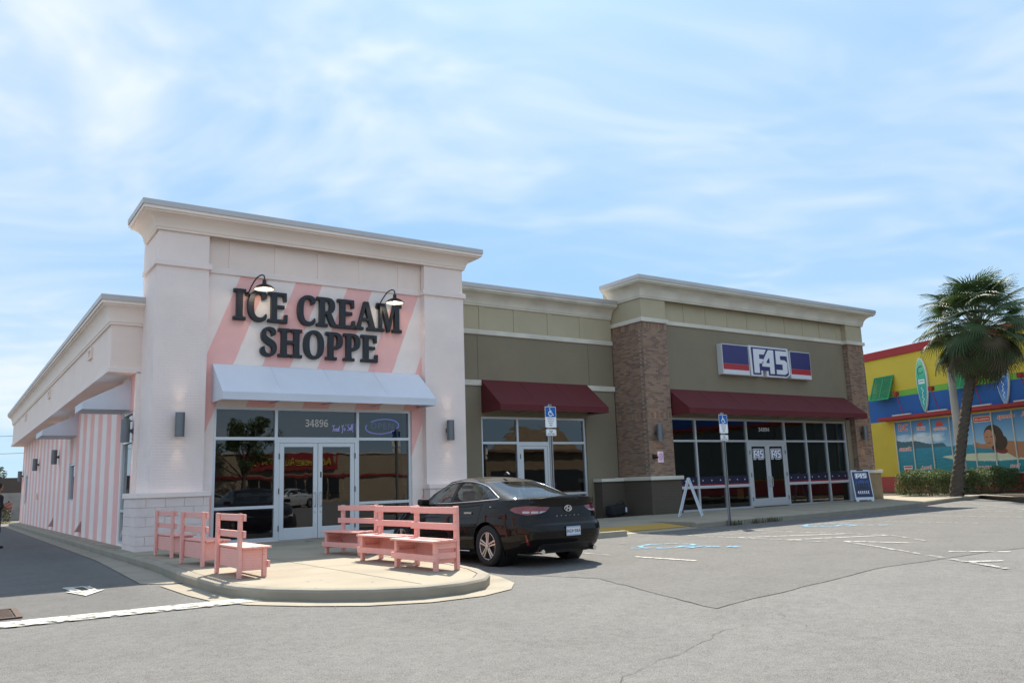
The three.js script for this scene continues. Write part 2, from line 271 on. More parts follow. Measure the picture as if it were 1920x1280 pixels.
// ---- control joints cut into the slab, stains and gum on the pad, oil in the stalls
for (const [a, b] of [[[3.45, -12.6], [6.45, -12.6]], [[3.45, -16.2], [6.5, -16.2]], [[4.95, -16.2], [4.95, -9.3]], [[9.5, -15.7], [9.5, -19.7]], [[12.6, -15.7], [12.6, -19.7]], [[19.2, -15.7], [19.2, -19.5]], [[22.4, -15.8], [22.4, -19.5]], [[25.6, -16], [25.6, -19.5]], [[28.8, -16.7], [28.8, -19.5]]]) { const L = Math.hypot(b[0] - a[0], b[1] - a[1]), n = [-(b[1] - a[1]) / L * 0.006, (b[0] - a[0]) / L * 0.006]; flat([[a[0] + n[0], a[1] + n[1]], [b[0] + n[0], b[1] + n[1]], [b[0] - n[0], b[1] - n[1]], [a[0] - n[0], a[1] - n[1]]], 0.1525, M.crack, 'control_joint'); }
{
  const gum = std(C(0.16, 0.14, 0.115), 0.9), oil = std(C(0.12, 0.115, 0.108), 0.75);
  const blot = (cx, cz, r, y, m, n) => { const p = []; for (let k = 0; k < 14; k++) { const a = k / 14 * 6.283, q = r * (0.6 + 0.7 * hash(k, n, 6)); p.push([cx + q * Math.cos(a), cz + q * Math.sin(a)]); } flat(p, y, m, 'ground_stain'); };
  for (let k = 0; k < 26; k++) blot(rr(3.6, 6.2), rr(-18, -9.6), rr(0.008, 0.022), 0.1535, gum, k);
  for (const [x, z] of [[11.9, -13.6], [18.2, -13.4], [21.4, -13.3], [24.1, -13.5]]) for (let k = 0; k < 7; k++) blot(x + rr(-0.35, 0.35), z + rr(-0.6, 0.6), rr(0.02, 0.09), 0.0105 + k * 0.0004, oil, k + 40);
}
// ---- painted markings, worn
const texWear = dataTex(512, (u, v, i, j) => { const a = fbm(u * 16, v * 16, 5, 16, 71), b = hash(i, j, 55); return a + (b - 0.5) * 0.35 > 0.355 ? 1 : 0; }, 4);
const texWearHard = dataTex(512, (u, v, i, j) => { const a = fbm(u * 12, v * 12, 5, 12, 171), b = hash(i, j, 65); return a + (b - 0.5) * 0.4 > 0.52 ? 1 : 0; }, 4);
M.lineNew = std(C(0.56, 0.545, 0.49), 0.85, { map: rep(texWear, 1.1), alphaTest: 0.5 });
M.lineOld = std(C(0.40, 0.39, 0.365), 0.9, { map: rep(texWearHard, 0.9), alphaTest: 0.5 });
M.blueOld = std(C(0.20, 0.50, 0.72), 0.9, { map: rep(texWearHard, 0.9), alphaTest: 0.5 });
function strip(a, b, w, mat, y = 0.0125, name = 'painted_line') { const L = Math.hypot(b[0] - a[0], b[1] - a[1]), n = [-(b[1] - a[1]) / L * w / 2, (b[0] - a[0]) / L * w / 2]; flat([[a[0] + n[0], a[1] + n[1]], [b[0] + n[0], b[1] + n[1]], [b[0] - n[0], b[1] - n[1]], [a[0] - n[0], a[1] - n[1]]], y, mat, name); }
{ // the white stop line at the mouth of the drive, with ragged edges
  const top = wig([-3, -11.0], [3.45, -10.86], 40, 0.03, 61), bot = wig([3.35, -10.42], [-3, -10.5], 40, 0.03, 62);
  flat([...top, ...bot], 0.016, M.lineNew, 'stop_line');
  strip([1.62, -14.35], [1.98, -14.28], 0.10, M.lineNew, 0.0125, 'painted_arrow');
  flat([[1.58, -13.72], [2.08, -13.6], [1.75, -12.95]], 0.0125, M.lineNew, 'painted_arrow');
  strip([1.68, -14.3], [1.72, -13.7], 0.13, M.lineNew, 0.0128, 'painted_arrow'); strip([1.92, -14.28], [1.94, -13.66], 0.10, M.lineNew, 0.0128, 'painted_arrow');
}
for (const [a, b, w, m] of [
  [[9.92, -15.3], [9.9, -11.4], 0.09, 'lineOld'], [[9.95, -10.95], [10.02, -9.6], 0.09, 'lineNew'], [[14.2, -16.2], [14.0, -10.0], 0.10, 'lineOld'], [[16.1, -16.3], [15.95, -9.9], 0.10, 'lineOld'],
  [[14.05, -12.3], [15.98, -10.9], 0.09, 'lineNew'], [[14.1, -13.6], [16.0, -12.2], 0.09, 'lineOld'], [[14.12, -14.9], [16.05, -13.5], 0.09, 'lineOld'], [[14.0, -11.0], [15.95, -9.95], 0.09, 'lineNew'],
  [[16.0, -9.95], [15.0, -8.6], 0.09, 'lineOld'], [[14.3, -9.85], [14.5, -8.6], 0.09, 'lineNew'], [[14.3, -9.85], [11.5, -5.55], 0.10, 'lineOld'], [[13.3, -7.3], [13.7, -6.55], 0.09, 'lineNew'], [[12.0, -6.4], [12.4, -6.05], 0.09, 'lineNew'],
  [[20.2, -15.3], [20.0, -10.2], 0.09, 'lineOld'], [[22.8, -15.4], [22.6, -10.4], 0.09, 'lineOld'], [[25.4, -15.6], [25.2, -10.6], 0.09, 'lineOld'], [[28.0, -15.9], [27.7, -11.2], 0.09, 'lineOld'], [[30.0, -15.4], [24.0, -9.9], 0.09, 'lineOld']]) strip(a, b, w, M[m]);
function isaSymbol(cx, cz, s, turn) {                       // the access symbol painted flat on the stall
  const arc = (x, y, r, a0, a1, w) => { const o = [], n = 22; for (let k = 0; k <= n; k++) { const a = lerp(a0, a1, k / n); o.push([x + (r + w) * Math.cos(a), y + (r + w) * Math.sin(a)]); } for (let k = n; k >= 0; k--) { const a = lerp(a0, a1, k / n); o.push([x + (r - w) * Math.cos(a), y + (r - w) * Math.sin(a)]); } return o; };
  const bar = (x0, y0, x1, y1, w) => { const L = Math.hypot(x1 - x0, y1 - y0), nx = -(y1 - y0) / L * w, ny = (x1 - x0) / L * w; return [[x0 + nx, y0 + ny], [x1 + nx, y1 + ny], [x1 - nx, y1 - ny], [x0 - nx, y0 - ny]]; };
  const shapes = [arc(0, -0.1, 0.42, 2.2, 6.0, 0.05), bar(-0.12, 0.75, -0.05, 0.15, 0.07), bar(-0.05, 0.2, 0.38, 0.16, 0.06), bar(0.36, 0.18, 0.52, -0.38, 0.06), bar(0.5, -0.36, 0.66, -0.3, 0.05), bar(-0.1, 0.48, 0.3, 0.44, 0.045), arc(-0.14, 0.98, 0.06, 0, 6.283, 0.059)];
  shapes.forEach((sh, k) => flat(sh.map(([x, y]) => { const X = x * s, Y = y * s, c = Math.cos(turn), q = Math.sin(turn); return [cx + X * c - Y * q, cz - (X * q + Y * c)]; }), 0.013 + 0.0008 * k, M.blueOld, 'painted_symbol'));
}
isaSymbol(11.85, -11.95, 1.25, 3.35); isaSymbol(18.3, -12.9, 1.25, 3.35);
{ // storm drain at the mouth of the drive
  const d = thing('drain_grate', 'rusty brown iron drain grate beside the white stop line', 'drain grate', [0.58, 0, -11.72]);
  const iron = std(C(0.11, 0.07, 0.055), 0.8, { metalness: 0.3, map: rep(texStain, 0.4) });
  mesh('frame', merge([bx(-0.42, 0.002, -0.5, 0.3, 0.02, -0.44), bx(-0.42, 0.002, 0.44, 0.3, 0.02, 0.5), bx(0.24, 0.002, -0.44, 0.3, 0.02, 0.44), bx(-0.42, 0.002, -0.44, -0.36, 0.02, 0.44)]), iron, d);
  mesh('pit', bx(-0.36, 0.001, -0.44, 0.24, 0.006, 0.44), M.crack, d);
  for (let k = 0; k < 11; k++) mesh('bar', bx(-0.34, 0.006, -0.41 + k * 0.078, 0.22, 0.018, -0.372 + k * 0.078), iron, d);
}

// ================================================================ buildings
const stripeTex = (edge) => dataTex(512, (u, v, i, j) => { const e = 0.5 + (fbm(v * 9, 3, 3, 9, 5) - 0.5) * 0.012, t = 0.95 + (fbm(u * 6, v * 6, 5, 6, 44) - 0.5) * 0.09 + (hash(i, j, 4) - 0.5) * 0.04; const p = u < e; return p ? [0.96 * t, 0.53 * t, 0.49 * t] : [0.96 * t, 0.835 * t, 0.775 * t]; }, 3);
const texStripe = stripeTex();
M.stripe = std(C(1, 1, 1), 0.8, { map: texStripe, bumpMap: rep(texFine, 0.4), bumpScale: 0.0015 });
const uvBy = (g, fn) => { const p = g.attributes.position, uv = g.attributes.uv; for (let i = 0; i < p.count; i++) uv.setXY(i, ...fn(p.getX(i), p.getY(i), p.getZ(i))); return g; };
const towerStripe = (x, y) => [(x - 0.377 * (y - 4.35) - 6.32) / 1.40, y / 1.4];
const wingStripe = (x, y, z) => [(-z - 22.9) / 1.54, y / 1.54];
// a cornice: cove on a bead, fascia, then a metal coping as a part of its own
const cove = (b, t, o) => { const p = [[0, b], [0.05, b], [0.05, b + 0.05]]; for (let k = 0; k <= 8; k++) { const a = k / 8 * Math.PI / 2; p.push([0.07 + (o - 0.12) * (1 - Math.cos(a)), b + 0.06 + (t - b - 0.30) * Math.sin(a)]); } return [...p, [o - 0.05, t - 0.20], [o, t - 0.20], [o, t - 0.09]]; };
function cornice(parent, pathPts, b, t, o, mat, name = 'cornice') {
  const c = mesh(name, sweep([...cove(b, t, o), [-0.3, t - 0.09], [-0.3, b]], pathPts), mat, parent);
  mesh('coping', sweep([[o + 0.012, t - 0.13], [o + 0.022, t - 0.125], [o + 0.022, t], [-0.32, t + 0.012], [-0.32, t - 0.1]], pathPts), M.metalCap, c);
  return c;
}
const band = (parent, pathPts, y0, y1, o, mat, name = 'band') => mesh(name, sweep([[0, y0], [o, y0 + 0.005], [o, y1 - 0.02], [o - 0.015, y1], [0, y1 + 0.004]], pathPts), mat, parent);
function frame(pieces, z, d = 0.11) { return merge(pieces.map(([x0, y0, x1, y1]) => bx(x0, y0, z - d, x1, y1, z))); }
// a storefront: one frame per bay line, each pane a child
function storefront(parent, xs, ys, z, skip = [], w = 0.055) {
  const bars = [], X0 = xs[0], X1 = xs[xs.length - 1], Y1 = ys[ys.length - 1];
  xs.forEach((x, i) => bars.push([i === 0 ? x : x - w / 2, ys[0], i === xs.length - 1 ? x : x + w / 2, Y1].map((v, k) => (k === 0 && i === xs.length - 1 ? x - w : k === 2 && i === 0 ? x + w : v))));
  const solid = (i, j) => skip.some(([a, b]) => a === i && b === j);
  const geos = bars.map(([a, b, c, d]) => bx(a, b, z - 0.11, c, d, z));
  for (let i = 0; i < xs.length - 1; i++) for (let j = 0; j < ys.length; j++) {
    if ((j < ys.length - 1 && solid(i, j) && (j === 0 || solid(i, j - 1))) || (j > 0 && solid(i, j - 1) && j < ys.length - 1 && solid(i, j))) continue;
    const y0 = j === 0 ? ys[0] : j === ys.length - 1 ? Y1 - w : ys[j] - w / 2; if (j === 0 && solid(i, 0)) continue;
    geos.push(bx(xs[i] + (i ? w / 2 : w) - 0.001, y0, z - 0.108, xs[i + 1] - (i === xs.length - 2 ? w : w / 2) + 0.001, y0 + (j === 0 ? w * 1.3 : w), z - 0.003));
  }
  const f = mesh('storefront_frame', merge(geos), M.alu, parent);
  for (let i = 0; i < xs.length - 1; i++) for (let j = 0; j < ys.length - 1; j++) if (!solid(i, j)) mesh('pane', sheetPane(xs[i] + 0.02, ys[j] + 0.02, xs[i + 1] - 0.02, ys[j + 1] - 0.02, z - 0.057), M.glass, f);
  return f;
}
function sheetPane(x0, y0, x1, y1, z) { const g = new THREE.PlaneGeometry(x1 - x0, y1 - y0); g.translate((x0 + x1) / 2, (y0 + y1) / 2, z); return g; }
function doorLeaf(parent, x0, x1, y0, y1, z, hingeLeft, kick = 0.28) {
  const s = 0.115, d = mesh('door', merge([rbx(x0, y0, z - 0.05, x0 + s, y1, z), rbx(x1 - s, y0, z - 0.05, x1, y1, z), rbx(x0 + s - 0.002, y0, z - 0.049, x1 - s + 0.002, y0 + kick, z - 0.001), rbx(x0 + s - 0.002, y1 - 0.10, z - 0.049, x1 - s + 0.002, y1, z - 0.001)]), M.alu, parent);
  mesh('door_glass', sheetPane(x0 + s - 0.01, y0 + kick - 0.01, x1 - s + 0.01, y1 - 0.09, z - 0.026), M.glass, d);
  const hx = hingeLeft ? x1 - 0.07 : x0 + 0.07, hs = hingeLeft ? -1 : 1;
  mesh('handle', tube([[hx, 1.28, z - 0.01], [hx, 1.28, z + 0.055], [hx, 1.24, z + 0.07], [hx, 0.98, z + 0.07], [hx, 0.94, z + 0.055], [hx, 0.94, z - 0.01]], 0.013, 8, 40), M.metalCap, d);
  mesh('lock', rod([hx + hs * 0.0, 0.8, z - 0.005], [hx, 0.8, z + 0.012], 0.022), M.metalCap, d);
  const px = hingeLeft ? x0 - 0.012 : x1 + 0.012;
  for (const t of [0.12, 0.5, 0.86]) mesh('hinge', rod([px, lerp(y0, y1, t) - 0.07, z + 0.012], [px, lerp(y0, y1, t) + 0.07, z + 0.012], 0.014), M.darkAlu, d);
  return d;
}
// an awning: canvas skin with sloped top, valance and end panels, on a pipe frame. Local: back at z=0, front at z=depth
function awning(parent, x0, x1, yTop, yFront, yBot, zBack, depth, mat) {
  const n0 = Math.max(2, Math.round((x1 - x0) / 1.4)), pos = [], idx = [], nx = n0 * 8, prof = [];
  for (let k = 0; k <= 8; k++) prof.push([depth * k / 8, lerp(yTop, yFront, k / 8), Math.sin(Math.PI * k / 8)]);
  for (let k = 1; k <= 3; k++) prof.push([depth, lerp(yFront, yBot, k / 3), 0]);
  prof.push([depth - 0.014, yBot, 0], [depth - 0.014, yFront - 0.014, 0], [0, yTop - 0.024, 0]);
  for (let i = 0; i <= nx; i++) { const u = i / nx, r = Math.abs(Math.sin(u * n0 * Math.PI)); for (const [d, y, s] of prof) pos.push(lerp(x0, x1, u), y - 0.022 * s * Math.pow(r, 0.8), zBack + d + (s === 0 && d === depth && y < yFront - 0.01 ? -0.008 * r : 0)); }
  const Pn = prof.length; for (let i = 0; i < nx; i++) for (let k = 0; k < Pn - 1; k++) { const a = i * Pn + k, b = a + Pn; idx.push(a, a + 1, b, b, a + 1, b + 1); }
  const g0 = new THREE.BufferGeometry(); g0.setAttribute('position', new THREE.Float32BufferAttribute(pos, 3)); g0.setIndex(idx);
  const a = mesh('awning', muv(toCreasedNormals(g0.toNonIndexed(), 0.5)), mat, parent);
  const seams = []; for (let k = 1; k < n0; k++) { const x = lerp(x0, x1, k / n0); seams.push(muv(rod([x, yTop + 0.001, zBack + 0.01], [x, yFront + 0.001, zBack + depth - 0.004], 0.004, 0.004, 4))); } mesh('canvas_seam', merge(seams), mat, a).userData.kind = 'stuff';
  for (const [xa, xb] of [[x0 - 0.004, x0 + 0.008], [x1 - 0.008, x1 + 0.004]]) {
    const q = new THREE.ExtrudeGeometry(new THREE.Shape([[0.002, yTop - 0.004], [depth - 0.002, yFront - 0.004], [depth - 0.002, yBot + 0.002], [0.002, yBot + 0.002]].map(([u, v]) => new THREE.Vector2(u, v))), { depth: xb - xa, bevelEnabled: false });
    q.rotateY(-Math.PI / 2); q.translate(xb, 0, zBack); mesh('end_panel', muv(q), mat, a);
  }
  const n = Math.max(2, Math.round((x1 - x0) / 1.4)), fr = [];
  for (let k = 0; k <= n; k++) { const x = lerp(x0 + 0.05, x1 - 0.05, k / n); fr.push(muv(rod([x, yBot + 0.03, zBack + 0.01], [x, yBot + 0.03, zBack + depth - 0.03], 0.014, 0.014, 6)), muv(rod([x, yTop - 0.05, zBack + 0.02], [x, yFront - 0.04, zBack + depth - 0.03], 0.014, 0.014, 6))); }
  fr.push(muv(rod([x0 + 0.02, yBot + 0.03, zBack + depth - 0.03], [x1 - 0.02, yBot + 0.03, zBack + depth - 0.03], 0.014, 0.014, 6)));
  mesh('awning_frame', merge(fr), M.metalCap, a);
  return a;
}
// ---------------------------------------------------------------- the ice cream shop: tall front and long side wing
const shop = thing('ice_cream_shop', 'white and pink striped ice cream shop with a tall corniced front and long side wing', 'building');
{
  const T = 7.94;
  // front wall between the pillars, with the storefront opening
  mesh('front_wall', uvBy(wall('z', 4.95, 10.72, 0.1, 6.6, -20.0, 0.28, [[5.21, 10.40, 0.16, 3.36]]), towerStripe), M.stripe, shop);
  mesh('frieze_wall', wall('z', 4.95, 10.72, 6.6, 7.6, -20.0, 0.28), M.blush, shop);
  for (const x of [5.46, 6.59, 7.72, 8.87, 10.02]) mesh('batten', bx(x, 6.70, -20.03, x + 0.185, 7.40, -19.975), M.blush, shop);
  for (const [x0, x1] of [[3.79, 4.95], [10.72, 11.97]]) {
    const p = mesh('pillar', bx(x0, 1.32, -21.2, x1, 6.6, -19.78), M.white, shop);
    mesh('pillar_top', bx(x0 + 0.012, 6.6, -21.2, x1 - 0.012, 7.5, -19.792), M.whiteSmooth, p);
    // plinth of painted split-face blocks, each with its own edges
    const X0 = x0 - (x0 < 5 ? 0.26 : 0.0), X1 = x1 + (x0 < 5 ? 0.12 : 0.02), Z = -19.62;
    mesh('plinth_core', bx(X0 + 0.02, 0.02, -21.1, X1 - 0.02, 1.27, Z - 0.02), M.block, p);
    mesh('plinth_cap', rbx(X0 - 0.03, 1.27, -21.15, X1 + 0.03, 1.39, Z + 0.03, 0.015), M.whiteSmooth, p);
    for (let r = 0; r < 6; r++) { const y0 = 0.06 + r * 0.2015, off = r & 1 ? 0.2 : 0; let x = X0; let first = true; while (x < X1 - 0.03) { const e = Math.min(X1, x + (first && off ? 0.2 : 0.4)); const s = rr(-0.004, 0.008); mesh('block', rbx(x + 0.002, y0 + 0.002, Z - 0.08, e - 0.002, y0 + 0.1995, Z + s * 0.5, 0.006), M.block, p); x = e; first = false; } 
      if (x0 < 5) { let z = Z - 0.03, f2 = true; while (z > -21.05) { const e = Math.max(-21.1, z - (f2 && off ? 0.2 : 0.4)); const s = rr(-0.004, 0.008); mesh('block', rbx(X0 - s * 0.5, y0 + 0.002, e + 0.002, X0 + 0.08, y0 + 0.1995, z - 0.002, 0.006), M.block, p); z = e; f2 = false; } } }
    band(p, x0 < 5 ? [[x0, -21.2], [x0, -19.78], [x1, -19.78], [x1, -19.99]] : [[x0, -19.99], [x0, -19.78], [x1, -19.78], [x1, -21.2]], 6.56, 6.70, 0.06, M.whiteSmooth);
  }
  band(shop, [[4.95, -20.0], [10.72, -20.0]], 6.55, 6.70, 0.05, M.whiteSmooth);
  cornice(shop, [[3.79, -21.2], [3.79, -19.78], [11.97, -19.78], [11.97, -21.2]], 7.40, T + 0.02, 0.42, M.cornice);
  mesh('parapet_back', bx(3.80, 4.0, -21.45, 11.96, 7.84, -21.2), M.whiteSmooth, shop); mesh('roof', bx(4.95, 7.3, -21.2, 10.72, 7.4, -20.28), M.roof, shop);
  // storefront
  storefront(shop, [5.21, 6.72, 8.86, 10.40], [0.16, 0.97, 2.60, 3.36], -20.05, [[1, 0], [1, 1]], 0.07);
  const df = mesh('door_frame', frame([[6.755, 0.15, 6.805, 2.565], [8.775, 0.15, 8.825, 2.565], [6.805, 2.50, 8.775, 2.565]], -20.045), M.alu, shop);
  doorLeaf(df, 6.81, 7.785, 0.17, 2.495, -20.05, true); doorLeaf(df, 7.795, 8.77, 0.17, 2.495, -20.05, false);
  mesh('door_mat', bx(7.1, 0.151, -19.7, 8.5, 0.163, -18.95), M.dark, shop);
  mesh('door_sticker', bx(7.85, 1.64, -20.049, 7.885, 1.78, -20.046), M.black, df);
  awning(shop, 5.14, 10.63, 4.36, 3.60, 3.42, -19.995, 0.95, M.whiteCanvas);
  // address and neon
  mesh('address_number', textGeo('34896', 7.47, 2.90, 0.60, 0.19, 0.003).translate(0, 0, -20.104), M.paintWhite, shop);
  const neon = std(C(0.25, 0.22, 0.7), 0.4, { emissive: C(0.30, 0.26, 0.95), emissiveIntensity: 0.55 });
  const ring = (a0, a1, rx, ry) => { const o = []; for (let k = 0; k <= 16; k++) { const a = lerp(a0, a1, k / 16); o.push([9.63 + rx * Math.cos(a), 2.94 + ry * Math.sin(a) + 0.04 * Math.cos(a), -20.20]); } return o; };
  const os = mesh('open_neon_sign', merge([tube(ring(-0.5, 2.3, 0.48, 0.19), 0.014, 6, 40), tube(ring(2.75, 5.5, 0.48, 0.19), 0.014, 6, 40)]), neon, shop);
  mesh('neon_letters', textGeo('OPEN', 9.30, 2.87, 0.66, 0.17, 0.01).translate(0, 0, -20.21), std(C(0.10, 0.10, 0.15), 0.4, { emissive: C(0.05, 0.05, 0.14), emissiveIntensity: 0.5 }), os);
  mesh('sign_backing', sheetPane(9.08, 2.66, 10.18, 3.22, -20.235), M.dark, os);
  // script neon: "Treat Yo' Self" in single strokes
  const L = [[[0, 1], [0.5, 1.05]], [[0.25, 1.03], [0.2, 0.5], [0.12, 0]], [[0.35, 0.5], [0.36, 0], [0.4, 0.45], [0.52, 0.5]], [[0.58, 0.28], [0.74, 0.36], [0.66, 0.52], [0.57, 0.25], [0.66, 0.02], [0.78, 0.15]], [[0.98, 0.48], [0.86, 0.45], [0.84, 0.08], [0.96, 0.1], [1.0, 0.5], [1.02, 0.02]], [[1.18, 0.95], [1.14, 0.05], [1.24, 0.05]], [[1.06, 0.6], [1.3, 0.62]],
    [[1.6, 1.05], [1.72, 0.55], [1.9, 1.1]], [[1.76, 0.6], [1.66, -0.35], [1.55, -0.2]], [[2.05, 0.5], [1.95, 0.25], [2.06, 0.03], [2.16, 0.3], [2.05, 0.5]], [[2.28, 1.1], [2.25, 0.85]],
    [[2.85, 1.0], [2.66, 1.05], [2.62, 0.7], [2.82, 0.4], [2.72, 0.0], [2.5, 0.1]], [[2.92, 0.28], [3.06, 0.36], [2.99, 0.52], [2.91, 0.25], [3.0, 0.02], [3.1, 0.12]], [[3.2, 0.1], [3.3, 1.1], [3.18, 1.0], [3.22, 0.0], [3.3, 0.05]], [[3.42, -0.3], [3.44, 0.9], [3.56, 1.1]], [[3.36, 0.5], [3.56, 0.52]]];
  const tn = std(C(0.4, 0.35, 0.8), 0.4, { emissive: C(0.48, 0.40, 1.0), emissiveIntensity: 0.7 });
  mesh('script_neon_sign', merge(L.map((s) => tube(s.map(([x, y]) => [8.22 + x * 0.165, 2.79 + y * 0.15 + x * 0.012, -20.2]), 0.0065, 5, 14))), tn, shop);
  // sign letters, each one its own
  const put = (str, x0, x1, y0, h) => {
    const full = new TextGeometry(str, { font, size: 1, depth: 0.1, curveSegments: 5 }); full.computeBoundingBox(); const W = full.boundingBox.max.x - full.boundingBox.min.x, mx = full.boundingBox.min.x, capH = 0.72; let pen = 0; const advK = 1;
    const sc = font.data.resolution, k = (x1 - x0) / W, ib = new TextGeometry('I', { font, size: 1, depth: 0.1 }); ib.computeBoundingBox(); const capI = ib.boundingBox.max.y;
    for (const ch of str) { const gl = font.data.glyphs[ch], adv = gl.ha / sc * advK; if (ch !== ' ') { const g = new TextGeometry(ch, { font, size: 1, depth: 0.10, curveSegments: 6, bevelEnabled: true, bevelSize: 0.018, bevelThickness: 0.01, bevelSegments: 1 }); g.scale(k, h / capI, 1); g.translate(x0 + (pen - mx) * k, y0, -19.985); mesh('sign_letter', g, M.letter, shop); } pen += adv; }
  };
  put('ICE CREAM', 5.58, 10.07, 5.46, 0.745); put('SHOPPE', 6.25, 9.36, 4.61, 0.70);
  // ---- the wing
  const wz = (a) => -a;                                             // wall('x') runs along -z
  mesh('wing_wall', uvBy(wall('x', 21.2, 53, 0.1, 4.24, 3.70, 0.25, [[21.45, 22.75, 0.2, 3.36], [31.45, 32.85, 1.24, 2.5], [49.4, 50.6, 1.12, 2.6]]), wingStripe), M.stripe, shop);
  mesh('wing_end_wall', bx(3.72, 0.1, -53.2, 11.9, 4.24, -52.95), M.whiteSmooth, shop);
  // overhanging fascia box with soffit, cornice on top
  const fas = mesh('wing_fascia', merge([bx(3.12, 4.22, -52.9, 3.32, 5.6, -21.25), bx(3.32, 4.225, -52.9, 3.95, 4.34, -21.25), bx(3.32, 4.34, -21.5, 3.95, 5.6, -21.252), bx(3.32, 4.34, -52.9, 3.95, 5.6, -52.7)]), M.blush, shop);
  band(fas, [[3.95, -52.9], [3.12, -52.9], [3.12, -21.25], [3.80, -21.25]], 4.215, 4.34, 0.05, M.whiteSmooth);
  cornice(shop, [[4.2, -52.9], [3.12, -52.9], [3.12, -21.25], [3.80, -21.25]], 5.36, 6.02, 0.28, M.cornice, 'wing_cornice');
  for (const z of [-24.4, -34.5, -44.5]) { mesh('overflow_scupper', merge([bx(3.06, 4.96, z - 0.28, 3.125, 5.02, z + 0.28), bx(3.06, 5.2, z - 0.28, 3.125, 5.26, z + 0.28), bx(3.06, 5.02, z - 0.28, 3.125, 5.2, z - 0.2), bx(3.06, 5.02, z + 0.2, 3.125, 5.2, z + 0.28)]), M.blush, fas); }
  mesh('wing_roof', bx(3.3, 5.4, -52.9, 11.9, 5.5, -21.45), M.roof, shop);
  // side window and the small ones
  const sideWin = (z0, z1, ys) => { const f = mesh('window_frame', merge([bx(3.72, ys[0], -z0 - 0.06, 3.83, ys[ys.length - 1], -z0), bx(3.72, ys[0], -z1, 3.83, ys[ys.length - 1], -z1 + 0.06), ...ys.map((y, i) => bx(3.722, i === ys.length - 1 ? y - 0.06 : y, -z1 + 0.05, 3.828, i === ys.length - 1 ? y : y + 0.06, -z0 - 0.05))]), M.alu, shop); for (let i = 0; i < ys.length - 1; i++) { const g = new THREE.PlaneGeometry(z1 - z0 - 0.08, ys[i + 1] - ys[i] - 0.02); g.rotateY(-Math.PI / 2); g.translate(3.775, (ys[i] + ys[i + 1]) / 2, -(z0 + z1) / 2); mesh('pane', g, M.glass, f); } };
  sideWin(21.45, 22.75, [0.2, 0.95, 2.6, 3.36]); sideWin(31.45, 32.85, [1.24, 2.5]); sideWin(49.4, 50.6, [1.12, 2.6]);
  const wedge = (z0, z1) => { const q = new THREE.ExtrudeGeometry(new THREE.Shape([[3.70, 4.12], [2.66, 3.56], [2.66, 3.40], [3.70, 3.40]].map(([a, b]) => new THREE.Vector2(a, b))), { depth: z1 - z0, bevelEnabled: true, bevelSize: 0.006, bevelThickness: 0.006, bevelSegments: 1 }); q.translate(0, 0, -z1); mesh('side_awning', muv(q), M.whiteCanvas, shop); };
  wedge(21.85, 23.1); wedge(31.2, 33.2);
  mesh('junction_box', rbx(3.62, 1.35, -43.75, 3.70, 1.62, -43.5), M.blush, shop);
  for (const z of [-29.2, -36.8]) { const g = prism([[0, 0], [0.16, 0], [0, 0.32]], 0.22); g.rotateY(Math.PI); g.translate(3.70, 0.3, z); mesh('wall_vent', muv(g), std(C(0.42, 0.25, 0.23), 0.8), shop); }
  mesh('hose_tap', merge([muv(rod([3.7, 0.55, -21.33], [3.55, 0.55, -21.33], 0.02)), muv(rod([3.57, 0.55, -21.33], [3.54, 0.42, -21.33], 0.018)), muv(rod([3.6, 0.55, -21.33], [3.6, 0.64, -21.33], 0.03))]), M.metalCap, shop);
  // interior: dim room behind the glass
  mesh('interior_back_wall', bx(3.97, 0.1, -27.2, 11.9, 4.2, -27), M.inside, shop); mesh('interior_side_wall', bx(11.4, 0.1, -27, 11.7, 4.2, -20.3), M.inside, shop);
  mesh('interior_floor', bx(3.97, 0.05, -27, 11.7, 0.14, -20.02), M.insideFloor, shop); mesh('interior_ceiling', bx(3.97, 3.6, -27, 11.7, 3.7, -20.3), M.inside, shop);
  mesh('counter', rbx(5.2, 0.14, -25.4, 10.6, 1.2, -24.6, 0.02), std(C(0.45, 0.25, 0.25), 0.6), shop);
}
